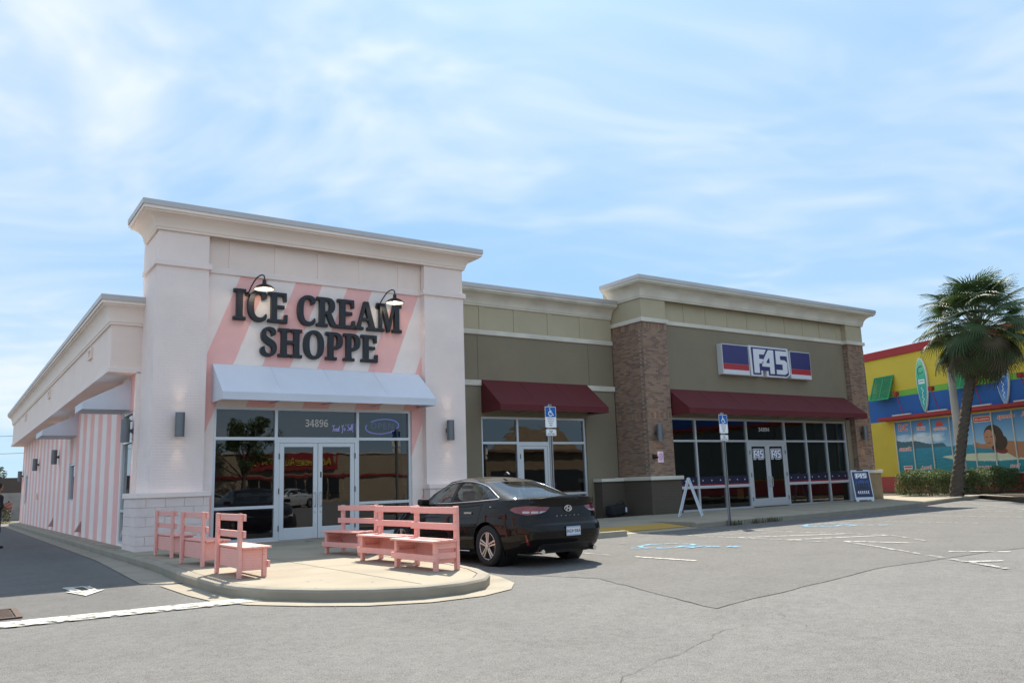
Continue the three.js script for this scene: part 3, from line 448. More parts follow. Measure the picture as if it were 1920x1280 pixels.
// ---------------------------------------------------------------- the low shop between
const mid = thing('low_shopfront', 'low olive brown shopfront set back between pink shop and brick gym', 'building');
{
  const z = -21.3;
  mesh('front_wall', wall('z', 11.98, 18.84, 0.1, 6.0, z, 0.28, [[13.44, 17.52, 0.17, 3.38]]), M.taupe, mid);
  mesh('frieze_wall', wall('z', 11.98, 18.84, 6.0, 7.0, z, 0.28), M.khaki, mid);
  for (const x of [13.44, 14.74, 16.08, 17.43]) mesh('batten', bx(x, 6.06, z - 0.02, x + 0.2, 6.80, z + 0.022), M.khaki, mid);
  band(mid, [[11.98, z], [18.84, z]], 5.90, 6.05, 0.05, M.creamTrim);
  for (const [a, b] of [[11.98, 13.45], [17.65, 18.84]]) band(mid, [[a, z], [b, z]], 4.31, 4.48, 0.05, M.creamTrim, 'trim_band');
  cornice(mid, [[11.99, z], [18.83, z]], 6.80, 7.40, 0.42, M.creamTrim);
  mesh('joint_line', merge([bx(13.36, 4.5, z - 0.01, 13.375, 5.88, z + 0.003), bx(17.75, 4.5, z - 0.01, 17.765, 5.88, z + 0.003)]), std(C(0.12, 0.105, 0.08), 0.9), mid);
  storefront(mid, [13.44, 14.80, 16.02, 17.52], [0.17, 0.97, 2.58, 3.38], z - 0.05, [[1, 0], [1, 1]], 0.07);
  const df = mesh('door_frame', frame([[14.835, 0.15, 14.885, 2.545], [15.935, 0.15, 15.985, 2.545], [14.885, 2.49, 15.935, 2.545]], z - 0.045), M.alu, mid);
  doorLeaf(df, 14.89, 15.93, 0.19, 2.485, z - 0.05, true);
  awning(mid, 13.46, 17.63, 4.50, 3.66, 3.48, z + 0.004, 1.05, M.redCanvas);
  mesh('roof', bx(11.98, 6.6, -23, 18.84, 6.7, z - 0.28), M.roof, mid); mesh('parapet_back', bx(11.98, 5.5, -23.2, 18.84, 7.2, -23), M.khaki, mid);
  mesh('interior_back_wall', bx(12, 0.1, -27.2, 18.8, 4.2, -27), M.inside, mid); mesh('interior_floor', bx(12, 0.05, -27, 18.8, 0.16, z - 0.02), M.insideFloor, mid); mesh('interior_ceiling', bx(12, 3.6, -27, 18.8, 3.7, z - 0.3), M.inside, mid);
}
// ---------------------------------------------------------------- the gym with brick pillars
let drawLogo;
const gym = thing('gym_building', 'olive stucco gym with brick pillars, cream cornice and long dark red awning', 'building');
{
  const z = -20.0;
  mesh('front_wall', wall('z', 19.98, 30.2, 0.1, 6.58, z, 0.28, [[20.14, 29.92, 0.17, 3.36]]), M.taupe, gym);
  mesh('frieze_wall', wall('z', 19.98, 30.2, 6.58, 7.6, z, 0.28), M.khaki, gym);
  for (const x of [21.08, 22.18, 23.31, 24.4, 25.5, 26.58, 27.68, 28.74, 29.85]) mesh('batten', bx(x - 0.02, 6.70, z - 0.02, x + 0.02, 7.3, z + 0.018), M.khaki, gym);
  band(gym, [[19.98, z], [30.2, z]], 6.52, 6.66, 0.05, M.creamTrim);
  const bricks = [];
  const tints = [[0.33, 0.205, 0.14], [0.29, 0.175, 0.12], [0.36, 0.225, 0.155], [0.255, 0.16, 0.115], [0.335, 0.22, 0.16], [0.215, 0.14, 0.105], [0.38, 0.245, 0.165]].map((c) => std(C(...c), 0.9, { map: rep(texTone, 0.37), bumpMap: rep(texFine, 0.25), bumpScale: 0.003 }));
  const gb = rbx(-0.0965, -0.0285, -0.03, 0.0965, 0.0285, 0.006, 0.004), gh = rbx(-0.046, -0.0285, -0.03, 0.046, 0.0285, 0.006, 0.004), gs = rbx(-0.0285, -0.0965, -0.03, 0.0285, 0.0965, 0.006, 0.004);
  for (const [x0, x1, first] of [[18.86, 19.98, true], [30.2, 31.3, false]]) {
    const Z = -19.78, zb = first ? -21.3 : -21.7;
    const p = mesh('brick_pillar', bx(x0 + 0.008, 1.3, zb, x1 - 0.008, 6.55, Z - 0.008), M.mortar, gym);
    mesh('pillar_top', bx(x0 + 0.005, 6.55, zb, x1 - 0.005, 7.45, Z - 0.003), M.khaki, p);
    band(p, [[x0, first ? -21.28 : z], [x0, Z], [x1, Z], [x1, first ? z : -21.7]], 6.50, 6.64, 0.06, M.creamTrim);
    const rest = { 0: [], 1: [], 2: [], 3: [], 4: [], 5: [], 6: [] };
    let made = 0;
    const lay = (geo, place, ti) => { if (first && made < 290) { const m = mesh('brick', geo, tints[ti], p); place(m); made++; } else { const g = geo.clone(), m = new THREE.Object3D(); place(m); m.updateMatrix(); g.applyMatrix4(m.matrix); rest[ti].push(g); } };
    // soldier course at the top and level with the lamp, stretchers between; front faces first
    for (const face of ['front', 'left']) {
      const a0 = face === 'front' ? x0 : first ? -21.3 : -20.0, a1 = face === 'front' ? x1 : Z;
      const put = (geo, a, y, ti) => lay(geo, (m) => { if (face === 'front') m.position.set(a, y, Z - 0.006); else { m.position.set(x0 + 0.006, y, a); m.rotation.y = -Math.PI / 2; } }, ti);
      const rows = []; for (let y = 6.50 - 0.1; ;) { rows.push(y); break; }
      const soldier = (y) => { for (let a = a0 + 0.034; a < a1 - 0.02; a += 0.0667) put(gs, a, y, Math.floor(rnd() * 7)); };
      soldier(6.395); soldier(3.40);
      let k = 0; for (let y = 6.26; y > 1.34; y -= 0.0667, k++) { if (Math.abs(y - 3.40) < 0.124) continue; const off = k & 1; let a = a0; if (off) { put(gh, a + 0.05, y, Math.floor(rnd() * 7)); a += 0.1035; } for (; a + 0.2 <= a1 + 0.003; a += 0.2035) put(gb, a + 0.1, y, Math.floor(rnd() * 7)); if (a1 - a > 0.08) put(gh, a1 - 0.05, y, Math.floor(rnd() * 7)); }
    }
    for (const t of Object.keys(rest)) if (rest[t].length) { const m = mesh('brickwork', merge(rest[t]), tints[t], p); m.userData.kind = 'stuff'; }
    const X0 = x0 - (first ? 0.14 : 0.05), X1 = x1 + 0.10;
    mesh('plinth', bx(X0, 0.0, first ? -21.29 : -21.7, X1, 1.30, Z + 0.15), first ? M.plinth : M.tanBlock, p);
    mesh('plinth_cap', rbx(X0 - 0.06, 1.30, first ? -21.29 : -21.7, X1 + 0.06, 1.42, Z + 0.22, 0.015), M.creamTrim, p);
  }
  // the low wall left of the pillar continues the plinth in front of the set-back shop
  mesh('plinth_return', bx(17.75, 0.0, -21.29, 18.72, 1.295, -20.9), M.plinth, gym); mesh('plinth_return_cap', rbx(17.70, 1.295, -21.29, 18.66, 1.40, -20.84, 0.015), M.creamTrim, gym);
  cornice(gym, [[18.86, -21.3], [18.86, -19.78], [31.3, -19.78], [31.3, -21.5]], 7.30, 7.96, 0.44, M.creamTrim);
  mesh('parapet_back', bx(18.9, 5, -21.7, 31.2, 7.84, -21.45), M.khaki, gym); mesh('roof', bx(19.98, 7.2, -21.45, 30.2, 7.28, -20.28), M.roof, gym);
  mesh('side_wall', bx(31.04, 0, -53, 31.28, 6.5, -21.7), M.taupe, gym); mesh('back_wall', bx(11.9, 0, -53.2, 31.28, 6.5, -53), M.taupe, gym); mesh('main_roof', bx(11.9, 5.9, -53, 31.1, 6.0, -21.7), M.roof, gym);
  const xs = [20.14, 21.34, 22.71, 23.96, 26.10, 27.36, 28.62, 29.92];
  storefront(gym, xs, [0.19, 1.0, 2.58, 3.36], z - 0.05, [[3, 0], [3, 1]], 0.07);
  const df = mesh('door_frame', frame([[23.995, 0.17, 24.045, 2.545], [26.015, 0.17, 26.065, 2.545], [24.045, 2.49, 26.015, 2.545]], z - 0.045), M.alu, gym);
  const d1 = doorLeaf(df, 24.05, 25.025, 0.25, 2.485, z - 0.05, true), d2 = doorLeaf(df, 25.035, 26.01, 0.25, 2.485, z - 0.05, false);
  awning(gym, 20.06, 29.96, 4.32, 3.60, 3.41, z + 0.004, 0.95, M.redCanvas);
  mesh('address_number', textGeo('34894', 24.68, 2.93, 0.61, 0.15, 0.003).translate(0, 0, z - 0.104), M.paintWhite, gym);
  // film on the lower glass: navy with stars over a red and a white line
  const film = canvasTex(512, 128, (c, w, h) => { c.fillStyle = '#15173a'; c.fillRect(0, 0, w, h); c.fillStyle = '#8f1722'; c.fillRect(0, h * 0.76, w, h * 0.16); c.fillStyle = '#d8d8dc'; c.fillRect(0, h * 0.92, w, h * 0.08); c.fillStyle = '#e8e8ee'; for (let k = 0; k < 3; k++) { c.beginPath(); for (let q = 0; q < 10; q++) { const a = -Math.PI / 2 + q * Math.PI / 5, r = q & 1 ? 6 : 15; c.lineTo(85 + k * 171 + r * Math.cos(a), 50 + r * Math.sin(a)); } c.fill(); } });
  const filmM = std(C(1, 1, 1), 0.5, { map: film });
  for (let i = 0; i < xs.length - 1; i++) if (i !== 3) mesh('window_film', sheetPane(xs[i] + 0.03, 1.03, xs[i + 1] - 0.03, 1.36, z - 0.1), filmM, gym);
  mesh('window_notice', bx(23.3, 0.55, z - 0.12, 23.62, 0.93, z - 0.115), std(C(0.7, 0.36, 0.06), 0.7), gym);
  // logo, reused on the doors and the sandwich board
  drawLogo = (c, x, y, w, h) => { const P = (pts) => { c.beginPath(); pts.forEach(([a, b]) => c.lineTo(x + a * w, y + b * h)); c.closePath(); c.fill(); }; c.lineJoin = 'round';
    const F = [[0.05, 0.08], [0.40, 0.08], [0.33, 0.26], [0.20, 0.26], [0.20, 0.42], [0.30, 0.42], [0.30, 0.58], [0.19, 0.58], [0.19, 0.92], [0.05, 0.92]], four = [[0.46, 0.08], [0.60, 0.08], [0.60, 0.92], [0.48, 0.92], [0.48, 0.68], [0.27, 0.68], [0.27, 0.55]], five = [[0.66, 0.08], [0.97, 0.08], [0.97, 0.25], [0.78, 0.25], [0.78, 0.40], [0.90, 0.40], [0.97, 0.48], [0.97, 0.84], [0.90, 0.92], [0.66, 0.92], [0.66, 0.76], [0.84, 0.76], [0.84, 0.56], [0.66, 0.56]];
    const st = (wd, col) => { c.strokeStyle = col; c.lineWidth = wd * h; c.fillStyle = col; for (const s of [F, four, five]) { c.beginPath(); s.forEach(([a, b]) => c.lineTo(x + a * w, y + b * h)); c.closePath(); c.stroke(); c.fill(); } };
    st(0.30, '#e9ebf2'); st(0.16, '#232868'); st(0.0001, '#eef0f6'); c.fillStyle = '#eef0f6'; for (const s of [F, four, five]) P(s); c.fillStyle = '#232868'; P([[0.40, 0.46], [0.48, 0.36], [0.48, 0.55], [0.385, 0.55]]); };
  const decal = canvasTex(256, 160, (c, w, h) => { c.clearRect(0, 0, w, h); drawLogo(c, 28, 24, 200, 112); });
  const decalM = std(C(1, 1, 1), 0.6, { map: decal, alphaTest: 0.5 });
  for (const [d, a] of [[d1, 24.17], [d2, 25.15]]) mesh('door_decal', sheetPane(a, 1.86, a + 0.73, 2.36, z - 0.07), decalM, d);
  // cabinet sign: two side boxes and the shaped middle one
  const face = (x0, x1, y0, y1, zf) => { const s = mesh('sign_box', rbx(x0, y0, z + 0.002, x1, y1, zf, 0.01), std(C(0.62, 0.62, 0.64), 0.5), gym); mesh('navy_face', bx(x0 + 0.03, lerp(y0, y1, 0.36), zf, x1 - 0.03, y1 - 0.03, zf + 0.006), std(C(0.030, 0.030, 0.145), 0.4), s); mesh('red_face', bx(x0 + 0.03, lerp(y0, y1, 0.16), zf, x1 - 0.03, lerp(y0, y1, 0.355), zf + 0.005), std(C(0.42, 0.025, 0.035), 0.4), s); mesh('white_face', bx(x0 + 0.03, y0 + 0.02, zf, x1 - 0.03, lerp(y0, y1, 0.158), zf + 0.004), std(C(0.68, 0.69, 0.74), 0.4), s); };
  face(22.64, 24.06, 4.92, 6.02, z + 0.24); face(26.42, 27.66, 4.92, 5.98, z + 0.24);
  const F = [[0.05, 0.08], [0.40, 0.08], [0.33, 0.26], [0.20, 0.26], [0.20, 0.42], [0.30, 0.42], [0.30, 0.58], [0.19, 0.58], [0.19, 0.92], [0.05, 0.92]], four = [[0.46, 0.08], [0.60, 0.08], [0.60, 0.92], [0.48, 0.92], [0.48, 0.68], [0.27, 0.68], [0.27, 0.55]], five = [[0.66, 0.08], [0.97, 0.08], [0.97, 0.25], [0.78, 0.25], [0.78, 0.40], [0.90, 0.40], [0.97, 0.48], [0.97, 0.84], [0.90, 0.92], [0.66, 0.92], [0.66, 0.76], [0.84, 0.76], [0.84, 0.56], [0.66, 0.56]];
  const map = (s) => s.map(([a, b]) => [24.22 + a * 2.06, 6.02 - b * 1.06]);
  const outline = (d) => { const o = []; const add = (s) => o.push(map(s)); add([[-0.02 - d, 0.0 - d], [1.0 + d, 0.0 - d], [1.03 + d, 0.9], [0.95, 1.0 + d], [0.42 - d, 1.0 + d], [0.42 - d, 0.82], [0.26 + d, 0.82], [0.26 + d, 1.0 + d], [0.0 - d, 1.0 + d]]); return o[0]; };
  const lay = (pts, z0, z1, mat, name) => { const g = prism(pts, z1 - z0); g.translate(0, 0, z0); return mesh(name, muv(g), mat, gym); };
  lay(outline(0.03), z + 0.002, z + 0.22, std(C(0.70, 0.71, 0.74), 0.45), 'sign_box');
  lay(outline(-0.025), z + 0.22, z + 0.232, std(C(0.030, 0.030, 0.145), 0.4), 'navy_face');
  for (const s of [F, four, five]) lay(map(s), z + 0.232, z + 0.246, std(C(0.74, 0.75, 0.79), 0.4), 'sign_letter');
  lay(map([[0.405, 0.47], [0.475, 0.35], [0.475, 0.55], [0.385, 0.55]]), z + 0.246, z + 0.250, std(C(0.030, 0.030, 0.145), 0.4), 'letter_gap');
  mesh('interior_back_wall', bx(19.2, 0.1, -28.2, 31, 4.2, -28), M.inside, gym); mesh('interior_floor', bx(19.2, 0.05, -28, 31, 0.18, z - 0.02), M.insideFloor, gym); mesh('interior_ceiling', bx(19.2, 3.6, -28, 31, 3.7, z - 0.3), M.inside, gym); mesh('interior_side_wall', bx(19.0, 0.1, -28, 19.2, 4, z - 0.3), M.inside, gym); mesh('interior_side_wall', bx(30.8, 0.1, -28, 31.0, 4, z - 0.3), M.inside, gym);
}

// ================================================================ lamps, signs, benches and small things
M.bulb = std(C(1, 0.93, 0.8), 0.4, { emissive: C(1, 0.86, 0.62), emissiveIntensity: 2.2 });
M.glow = std(C(0.9, 0.8, 0.6), 0.5, { emissive: C(1, 0.72, 0.42), emissiveIntensity: 1.6 });
function wallLamp(pos, turn, label) {                                 // cylinder up-down light; local +z is away from the wall
  const t = thing('wall_lamp', label, 'wall lamp', pos, turn, 'cylinder wall lamps');
  mesh('housing', muv(new THREE.LatheGeometry([[0.094, -0.27], [0.102, -0.27], [0.102, 0.27], [0.094, 0.27], [0.09, 0.2]].map(([a, b]) => new THREE.Vector2(a, b)), 24).translate(0, 0, 0.17)), M.lampGrey, t);
  mesh('bracket', merge([rbx(-0.055, -0.06, 0, 0.055, 0.06, 0.03), rbx(-0.03, -0.04, 0.03, 0.03, 0.04, 0.11)]), M.darkAlu, t);
  for (const s of [-1, 1]) {
    mesh('lens', muv(new THREE.CylinderGeometry(0.088, 0.088, 0.012, 20).translate(0, s * 0.2, 0.17)), M.glow, t);
    const l = new THREE.SpotLight(C(1, 0.78, 0.5), 0.3, 0, 0.42, 0.8, 2); l.position.set(0, s * 0.215, 0.17); l.target.position.set(0, s * 1.2, 0.05); l.castShadow = true; l.shadow.radius = 2; l.name = 'lamp_beam'; t.add(l, l.target);
  }
  return t;
}
wallLamp([4.37, 2.88, -19.78], 0, 'grey cylinder wall lamp on the white pillar beside the striped side wing');
wallLamp([11.38, 2.82, -19.78], 0, 'grey cylinder wall lamp on the white pillar behind the parked car');
wallLamp([19.2, 2.82, -19.772], 0, 'grey cylinder wall lamp on the brick pillar above the pink notice');
wallLamp([30.55, 2.88, -19.772], 0, 'grey cylinder wall lamp on the brick pillar next to the yellow shop');
wallLamp([3.70, 2.85, -21.32], -Math.PI / 2, 'grey cylinder wall lamp beside the tall side window of the pink wing');
wallLamp([3.70, 2.9, -36.1], -Math.PI / 2, 'grey cylinder wall lamp past the second small awning on the striped wing');
wallLamp([3.70, 2.9, -43.8], -Math.PI / 2, 'grey cylinder wall lamp above the junction box on the striped wing');
wallLamp([3.70, 2.6, -52.2], -Math.PI / 2, 'grey cylinder wall lamp at the far rear corner of the striped wing');
function gooseneck(x, label) {
  const t = thing('gooseneck_lamp', label, 'barn lamp', [x, 6.14, -20.0], 0, 'gooseneck lamps over the shop sign');
  mesh('arm', merge([tube([[-0.2, -0.02, 0.02], [-0.2, 0.0, 0.12], [-0.16, 0.16, 0.26], [-0.08, 0.33, 0.42], [0.0, 0.37, 0.52], [0.03, 0.33, 0.58], [0.03, 0.2, 0.6]], 0.016, 8, 50), muv(rod([-0.2, -0.02, 0.0], [-0.2, -0.02, 0.035], 0.06, 0.055, 16))]), M.black, t);
  mesh('shade', muv(new THREE.LatheGeometry([[0.03, 0.24], [0.045, 0.22], [0.05, 0.13], [0.10, 0.115], [0.19, 0.07], [0.245, 0.015], [0.25, 0.0], [0.243, 0.0], [0.185, 0.055], [0.1, 0.095], [0.0, 0.105]].map(([a, b]) => new THREE.Vector2(a, b)), 28).translate(0.03, 0, 0.6)), M.black, t);
  mesh('reflector', muv(new THREE.LatheGeometry([[0.238, 0.002], [0.18, 0.05], [0.1, 0.088], [0.0, 0.098]].map(([a, b]) => new THREE.Vector2(a, b)), 28).translate(0.03, -0.003, 0.6)), std(C(0.78, 0.76, 0.70), 0.5), t);
  mesh('bulb', muv(new THREE.SphereGeometry(0.05, 14, 10).scale(1, 1.15, 1).translate(0.03, 0.015, 0.6)), M.bulb, t);
  const l = new THREE.PointLight(C(1, 0.84, 0.6), 0.22, 0, 2); l.position.set(0.03, 0.015, 0.6); l.castShadow = true; l.shadow.radius = 2; l.name = 'bulb_light'; t.add(l);
}
gooseneck(6.12, 'black gooseneck barn lamp, lit, above the letters ICE'); gooseneck(9.6, 'black gooseneck barn lamp, lit, above the last letter of CREAM');
// ---- accessible parking signs on posts
const signTex = canvasTex(256, 384, (c, w, h) => { c.fillStyle = '#f1f3f5'; c.fillRect(0, 0, w, h); c.fillStyle = '#0d5fae'; c.fillRect(8, 8, w - 16, 186);
  c.strokeStyle = '#fff'; c.fillStyle = '#fff'; c.lineWidth = 13; c.lineCap = 'round'; c.lineJoin = 'round'; c.beginPath(); c.arc(116, 38, 13, 0, 7); c.fill(); c.beginPath(); c.moveTo(118, 60); c.lineTo(124, 112); c.lineTo(164, 112); c.lineTo(182, 156); c.lineTo(198, 150); c.stroke(); c.beginPath(); c.moveTo(122, 84); c.lineTo(156, 84); c.stroke(); c.beginPath(); c.arc(126, 128, 42, 2.0 + 2.3, 2.0 - 1.5 + 0.1, true); c.stroke();
  c.fillStyle = '#1c2733'; c.font = 'bold 30px sans-serif'; c.textAlign = 'center'; ['PARKING BY', 'DISABLED', 'PERMIT', 'ONLY'].forEach((t, k) => c.fillText(t, w / 2, 234 + k * 40)); });
const fineTex = canvasTex(256, 128, (c, w, h) => { c.fillStyle = '#eef0f1'; c.fillRect(0, 0, w, h); c.strokeStyle = '#222'; c.lineWidth = 5; c.strokeRect(9, 9, w - 18, h - 18); c.fillStyle = '#222'; c.font = 'bold 40px sans-serif'; c.textAlign = 'center'; c.fillText('FINE', w / 2, 58); c.fillText('$250 MAX', w / 2, 104); });
M.galv = std(C(0.42, 0.43, 0.44), 0.45, { metalness: 0.7, map: rep(texTone, 0.6) });
function parkingSign(pos, H, label) {
  const t = thing('parking_sign', label, 'parking sign', pos, 0, 'accessible parking signs');
  const plate = (y0, y1, w, tex, name) => { const g = new THREE.ExtrudeGeometry((() => { const s = new THREE.Shape(), r = 0.025, a = w / 2; s.moveTo(-a + r, y0); s.lineTo(a - r, y0); s.quadraticCurveTo(a, y0, a, y0 + r); s.lineTo(a, y1 - r); s.quadraticCurveTo(a, y1, a - r, y1); s.lineTo(-a + r, y1); s.quadraticCurveTo(-a, y1, -a, y1 - r); s.lineTo(-a, y0 + r); s.quadraticCurveTo(-a, y0, -a + r, y0); return s; })(), { depth: 0.003, bevelEnabled: false }); const p = g.attributes.position, uv = g.attributes.uv; for (let i = 0; i < p.count; i++) uv.setXY(i, p.getX(i) / w + 0.5, (p.getY(i) - y0) / (y1 - y0)); g.translate(0, 0, 0.033); mesh(name, g, [std(C(1, 1, 1), 0.45, { map: tex }), M.galv], t); };
  mesh('post', merge([bx(-0.022, 0, -0.03, 0.022, H, -0.024), bx(-0.03, 0, -0.026, -0.024, H, 0.02), bx(0.024, 0, -0.026, 0.03, H, 0.02), bx(-0.042, 0, 0.018, -0.024, H, 0.024), bx(0.024, 0, 0.018, 0.042, H, 0.024)]), M.galv, t);
  plate(H - 0.56, H - 0.06, 0.33, signTex, 'sign_plate'); plate(H - 0.76, H - 0.6, 0.31, fineTex, 'fine_plate');
  for (const y of [H - 0.11, H - 0.51, H - 0.68]) mesh('bolt', muv(rod([0, y, 0.034], [0, y, 0.042], 0.011, 0.011, 8)), M.darkAlu, t);
}
parkingSign([12.05, 0.13, -16.0], 3.06, 'blue and white accessible parking sign on a steel post behind the parked car');
parkingSign([17.42, 0.05, -15.38], 3.0, 'blue and white accessible parking sign on a steel post in front of the gym window');
{ // weeds at the foot of the post
  const wm = phys(C(0.09, 0.085, 0.035), 0.9);
  [[17.55, -15.35], [18.5, -15.4], [19.2, -15.42]].forEach(([x, z], k) => { const gs = []; for (let i = 0; i < 70; i++) { const a = rnd() * 6.28, L = rr(0.05, 0.16), g = new THREE.PlaneGeometry(0.012, L, 1, 1); g.translate(0, L / 2, 0); g.rotateX(rr(-1.2, 1.2)); g.rotateY(a); g.translate(rr(-0.28, 0.28), 0.0, rr(-0.05, 0.05)); gs.push(g); } const m = one('weed_tuft', merge(gs), wm, ['dry weed tuft at the foot of the parking sign post', 'dry weed tuft along the kerb a step right of the sign post', 'small dry weed tuft in the kerb joint before the gym doors'][k], 'weeds', 'weeds along the kerb'); m.position.set(x, gy(x) + 0.005, z + 0.08); });
}
// ---- pink slatted benches; local: back along x = 0, seat towards +x, length along z
function makeBench(label) {
  const t = thing('pink_bench', label, 'bench', [0, 0, 0], 0, 'pink wooden benches on the pad');
  const L = 1.22, D = 0.40, w = 0.09, H = 0.88, S = 0.42;
  const b = (n, x0, y0, z0, x1, y1, z1) => mesh(n, rbx(x0, y0, z0, x1, y1, z1, 0.006), M.pinkWood, t);
  for (const z of [0.0, L - w]) { b('back_post', 0, 0, z, w * 0.55, H, z + w); b('front_leg', D - 0.06, 0, z + 0.012, D, S - 0.03, z + 0.012 + w * 0.8); b('side_rail', w * 0.55, S - 0.12, z + 0.016, D - 0.06, S - 0.03, z + 0.05); b('side_rail', w * 0.55, 0.16, z + 0.016, D - 0.06, 0.25, z + 0.05); b('side_panel', w * 0.55 + 0.005, 0.1, z + 0.052, D - 0.04, S - 0.03, z + 0.066); }
  for (const y of [H - 0.105, H - 0.335]) b('back_rail', w * 0.55, y, -0.05, w * 0.55 + 0.035, y + 0.095, L + 0.05);
  b('front_rail', D - 0.002, 0.13, -0.04, D + 0.033, 0.22, L + 0.04);
  for (let k = 0; k < 3; k++) b('seat_plank', w * 0.55 + 0.002 + k * 0.136, S - 0.028, -0.035, w * 0.55 + 0.132 + k * 0.136, S, L + 0.035);
  b('back_panel', w * 0.55 + 0.002, 0.12, 0.09, w * 0.55 + 0.016, S - 0.04, L - 0.09);
  return t;
}
const bench = makeBench('pink wooden bench at the end of the row along the drive kerb');
bench.position.set(3.48, 0.152, -13.1);
copyOf(bench, [3.52, 0.152, -15.5], 0.06, 'pink wooden bench in the middle of the row along the drive kerb');
copyOf(bench, [3.62, 0.152, -18.1], 0.05, 'pink wooden bench closest to the white brick pillar');
// the other row faces it: back towards the parked car
const turned = (x, z, a, label) => copyOf(bench, [x, 0.152, z], Math.PI + a, label);
turned(6.16, -10.42, 0.03, 'pink wooden bench beside the rear wheel of the parked car, at the rounded pad end');
turned(6.36, -12.0, 0.08, 'pink wooden bench in the middle of the row beside the parked car');
turned(6.62, -14.05, 0.15, 'pink wooden bench in front of the shop doors, innermost of the row beside the car');
// ---- sandwich boards
function aFrame(name, pos, turn, label, plain) {
  const t = thing(name, label, 'sandwich board', pos, turn);
  const mat = std(C(0.60, 0.66, 0.74), 0.5), W = plain ? 0.56 : 0.7, H = 1.13, lean = plain ? 0.34 : 0.26;
  for (const s of [-1, 1]) {
    const g = new THREE.Group(); g.name = 'board_leg_frame'; t.add(g); g.position.set(0, H, 0); g.rotation.x = -s * Math.atan2(lean, H);
    const L = Math.hypot(H, lean);
    if (plain) mesh('leg_frame', merge([rbx(-W / 2, -L, -0.02, -W / 2 + 0.06, 0, 0.02), rbx(W / 2 - 0.06, -L, -0.02, W / 2, 0, 0.02), rbx(-W / 2 + 0.055, -0.07, -0.018, W / 2 - 0.055, -0.005, 0.018), rbx(-W / 2 + 0.055, -L + 0.14, -0.018, W / 2 - 0.055, -L + 0.2, 0.018)]), mat, g);
    else { mesh('panel', merge([rbx(-W / 2, -L + 0.06, -0.022, W / 2, 0.03, 0.022, 0.015), rbx(-W / 2 + 0.02, -L, -0.02, -W / 2 + 0.12, -L + 0.07, 0.02), rbx(W / 2 - 0.12, -L, -0.02, W / 2 - 0.02, -L + 0.07, 0.02)]), mat, g);
      const tex = canvasTex(320, 512, (c, w, h) => { const q = c.createLinearGradient(0, 0, 0, h); c.fillStyle = '#1a2048'; c.fillRect(0, 0, w, h); c.fillStyle = '#2b5a96'; for (let k = 0; k < 60; k++) { c.globalAlpha = 0.25; c.beginPath(); c.arc(40 + hash(k, 1, 2) * 240, 170 + hash(k, 2, 2) * 140, 10 + 30 * hash(k, 3, 2), 0, 7); c.fill(); } c.globalAlpha = 0.8; c.fillStyle = '#0a0f1e'; for (let k = 0; k < 5; k++) { c.beginPath(); c.arc(70 + k * 45, 235 + 14 * hash(k, 5, 1), 15, 0, 7); c.fill(); c.fillRect(52 + k * 45, 245, 36, 90); } c.globalAlpha = 1; drawLogo(c, 50, 34, 220, 96); c.fillStyle = '#f2f4f8'; for (let k = 0; k < 6; k++) { const x = 50 + k * 38; c.beginPath(); c.moveTo(x + 30, 385); c.lineTo(x + 8, 415); c.lineTo(x + 30, 445); c.lineTo(x + 14, 445); c.lineTo(x - 8, 415); c.lineTo(x + 14, 385); c.fill(); } });
      const f = new THREE.PlaneGeometry(W - 0.08, L - 0.2); f.translate(0, -L / 2 + 0.06, 0.0245 * 1); if (s < 0) f.rotateY(Math.PI); mesh('poster', f, std(C(1, 1, 1), 0.35, { map: tex }), g); }
  }
  mesh('handle', plain ? rbx(-0.16, H - 0.02, -0.03, 0.16, H + 0.012, 0.03) : rbx(-0.12, H + 0.0, -0.035, 0.12, H + 0.04, 0.035), plain ? mat : M.dark, t);
}
aFrame('sandwich_board', [18.6, 0.2, -17.9], 0.67, 'empty pale blue sandwich board frame standing open before the gym window', true);
aFrame('sandwich_board', [28.6, 0.265, -18.75], -0.6, 'navy poster sandwich board with white arrows by the right brick pillar', false);
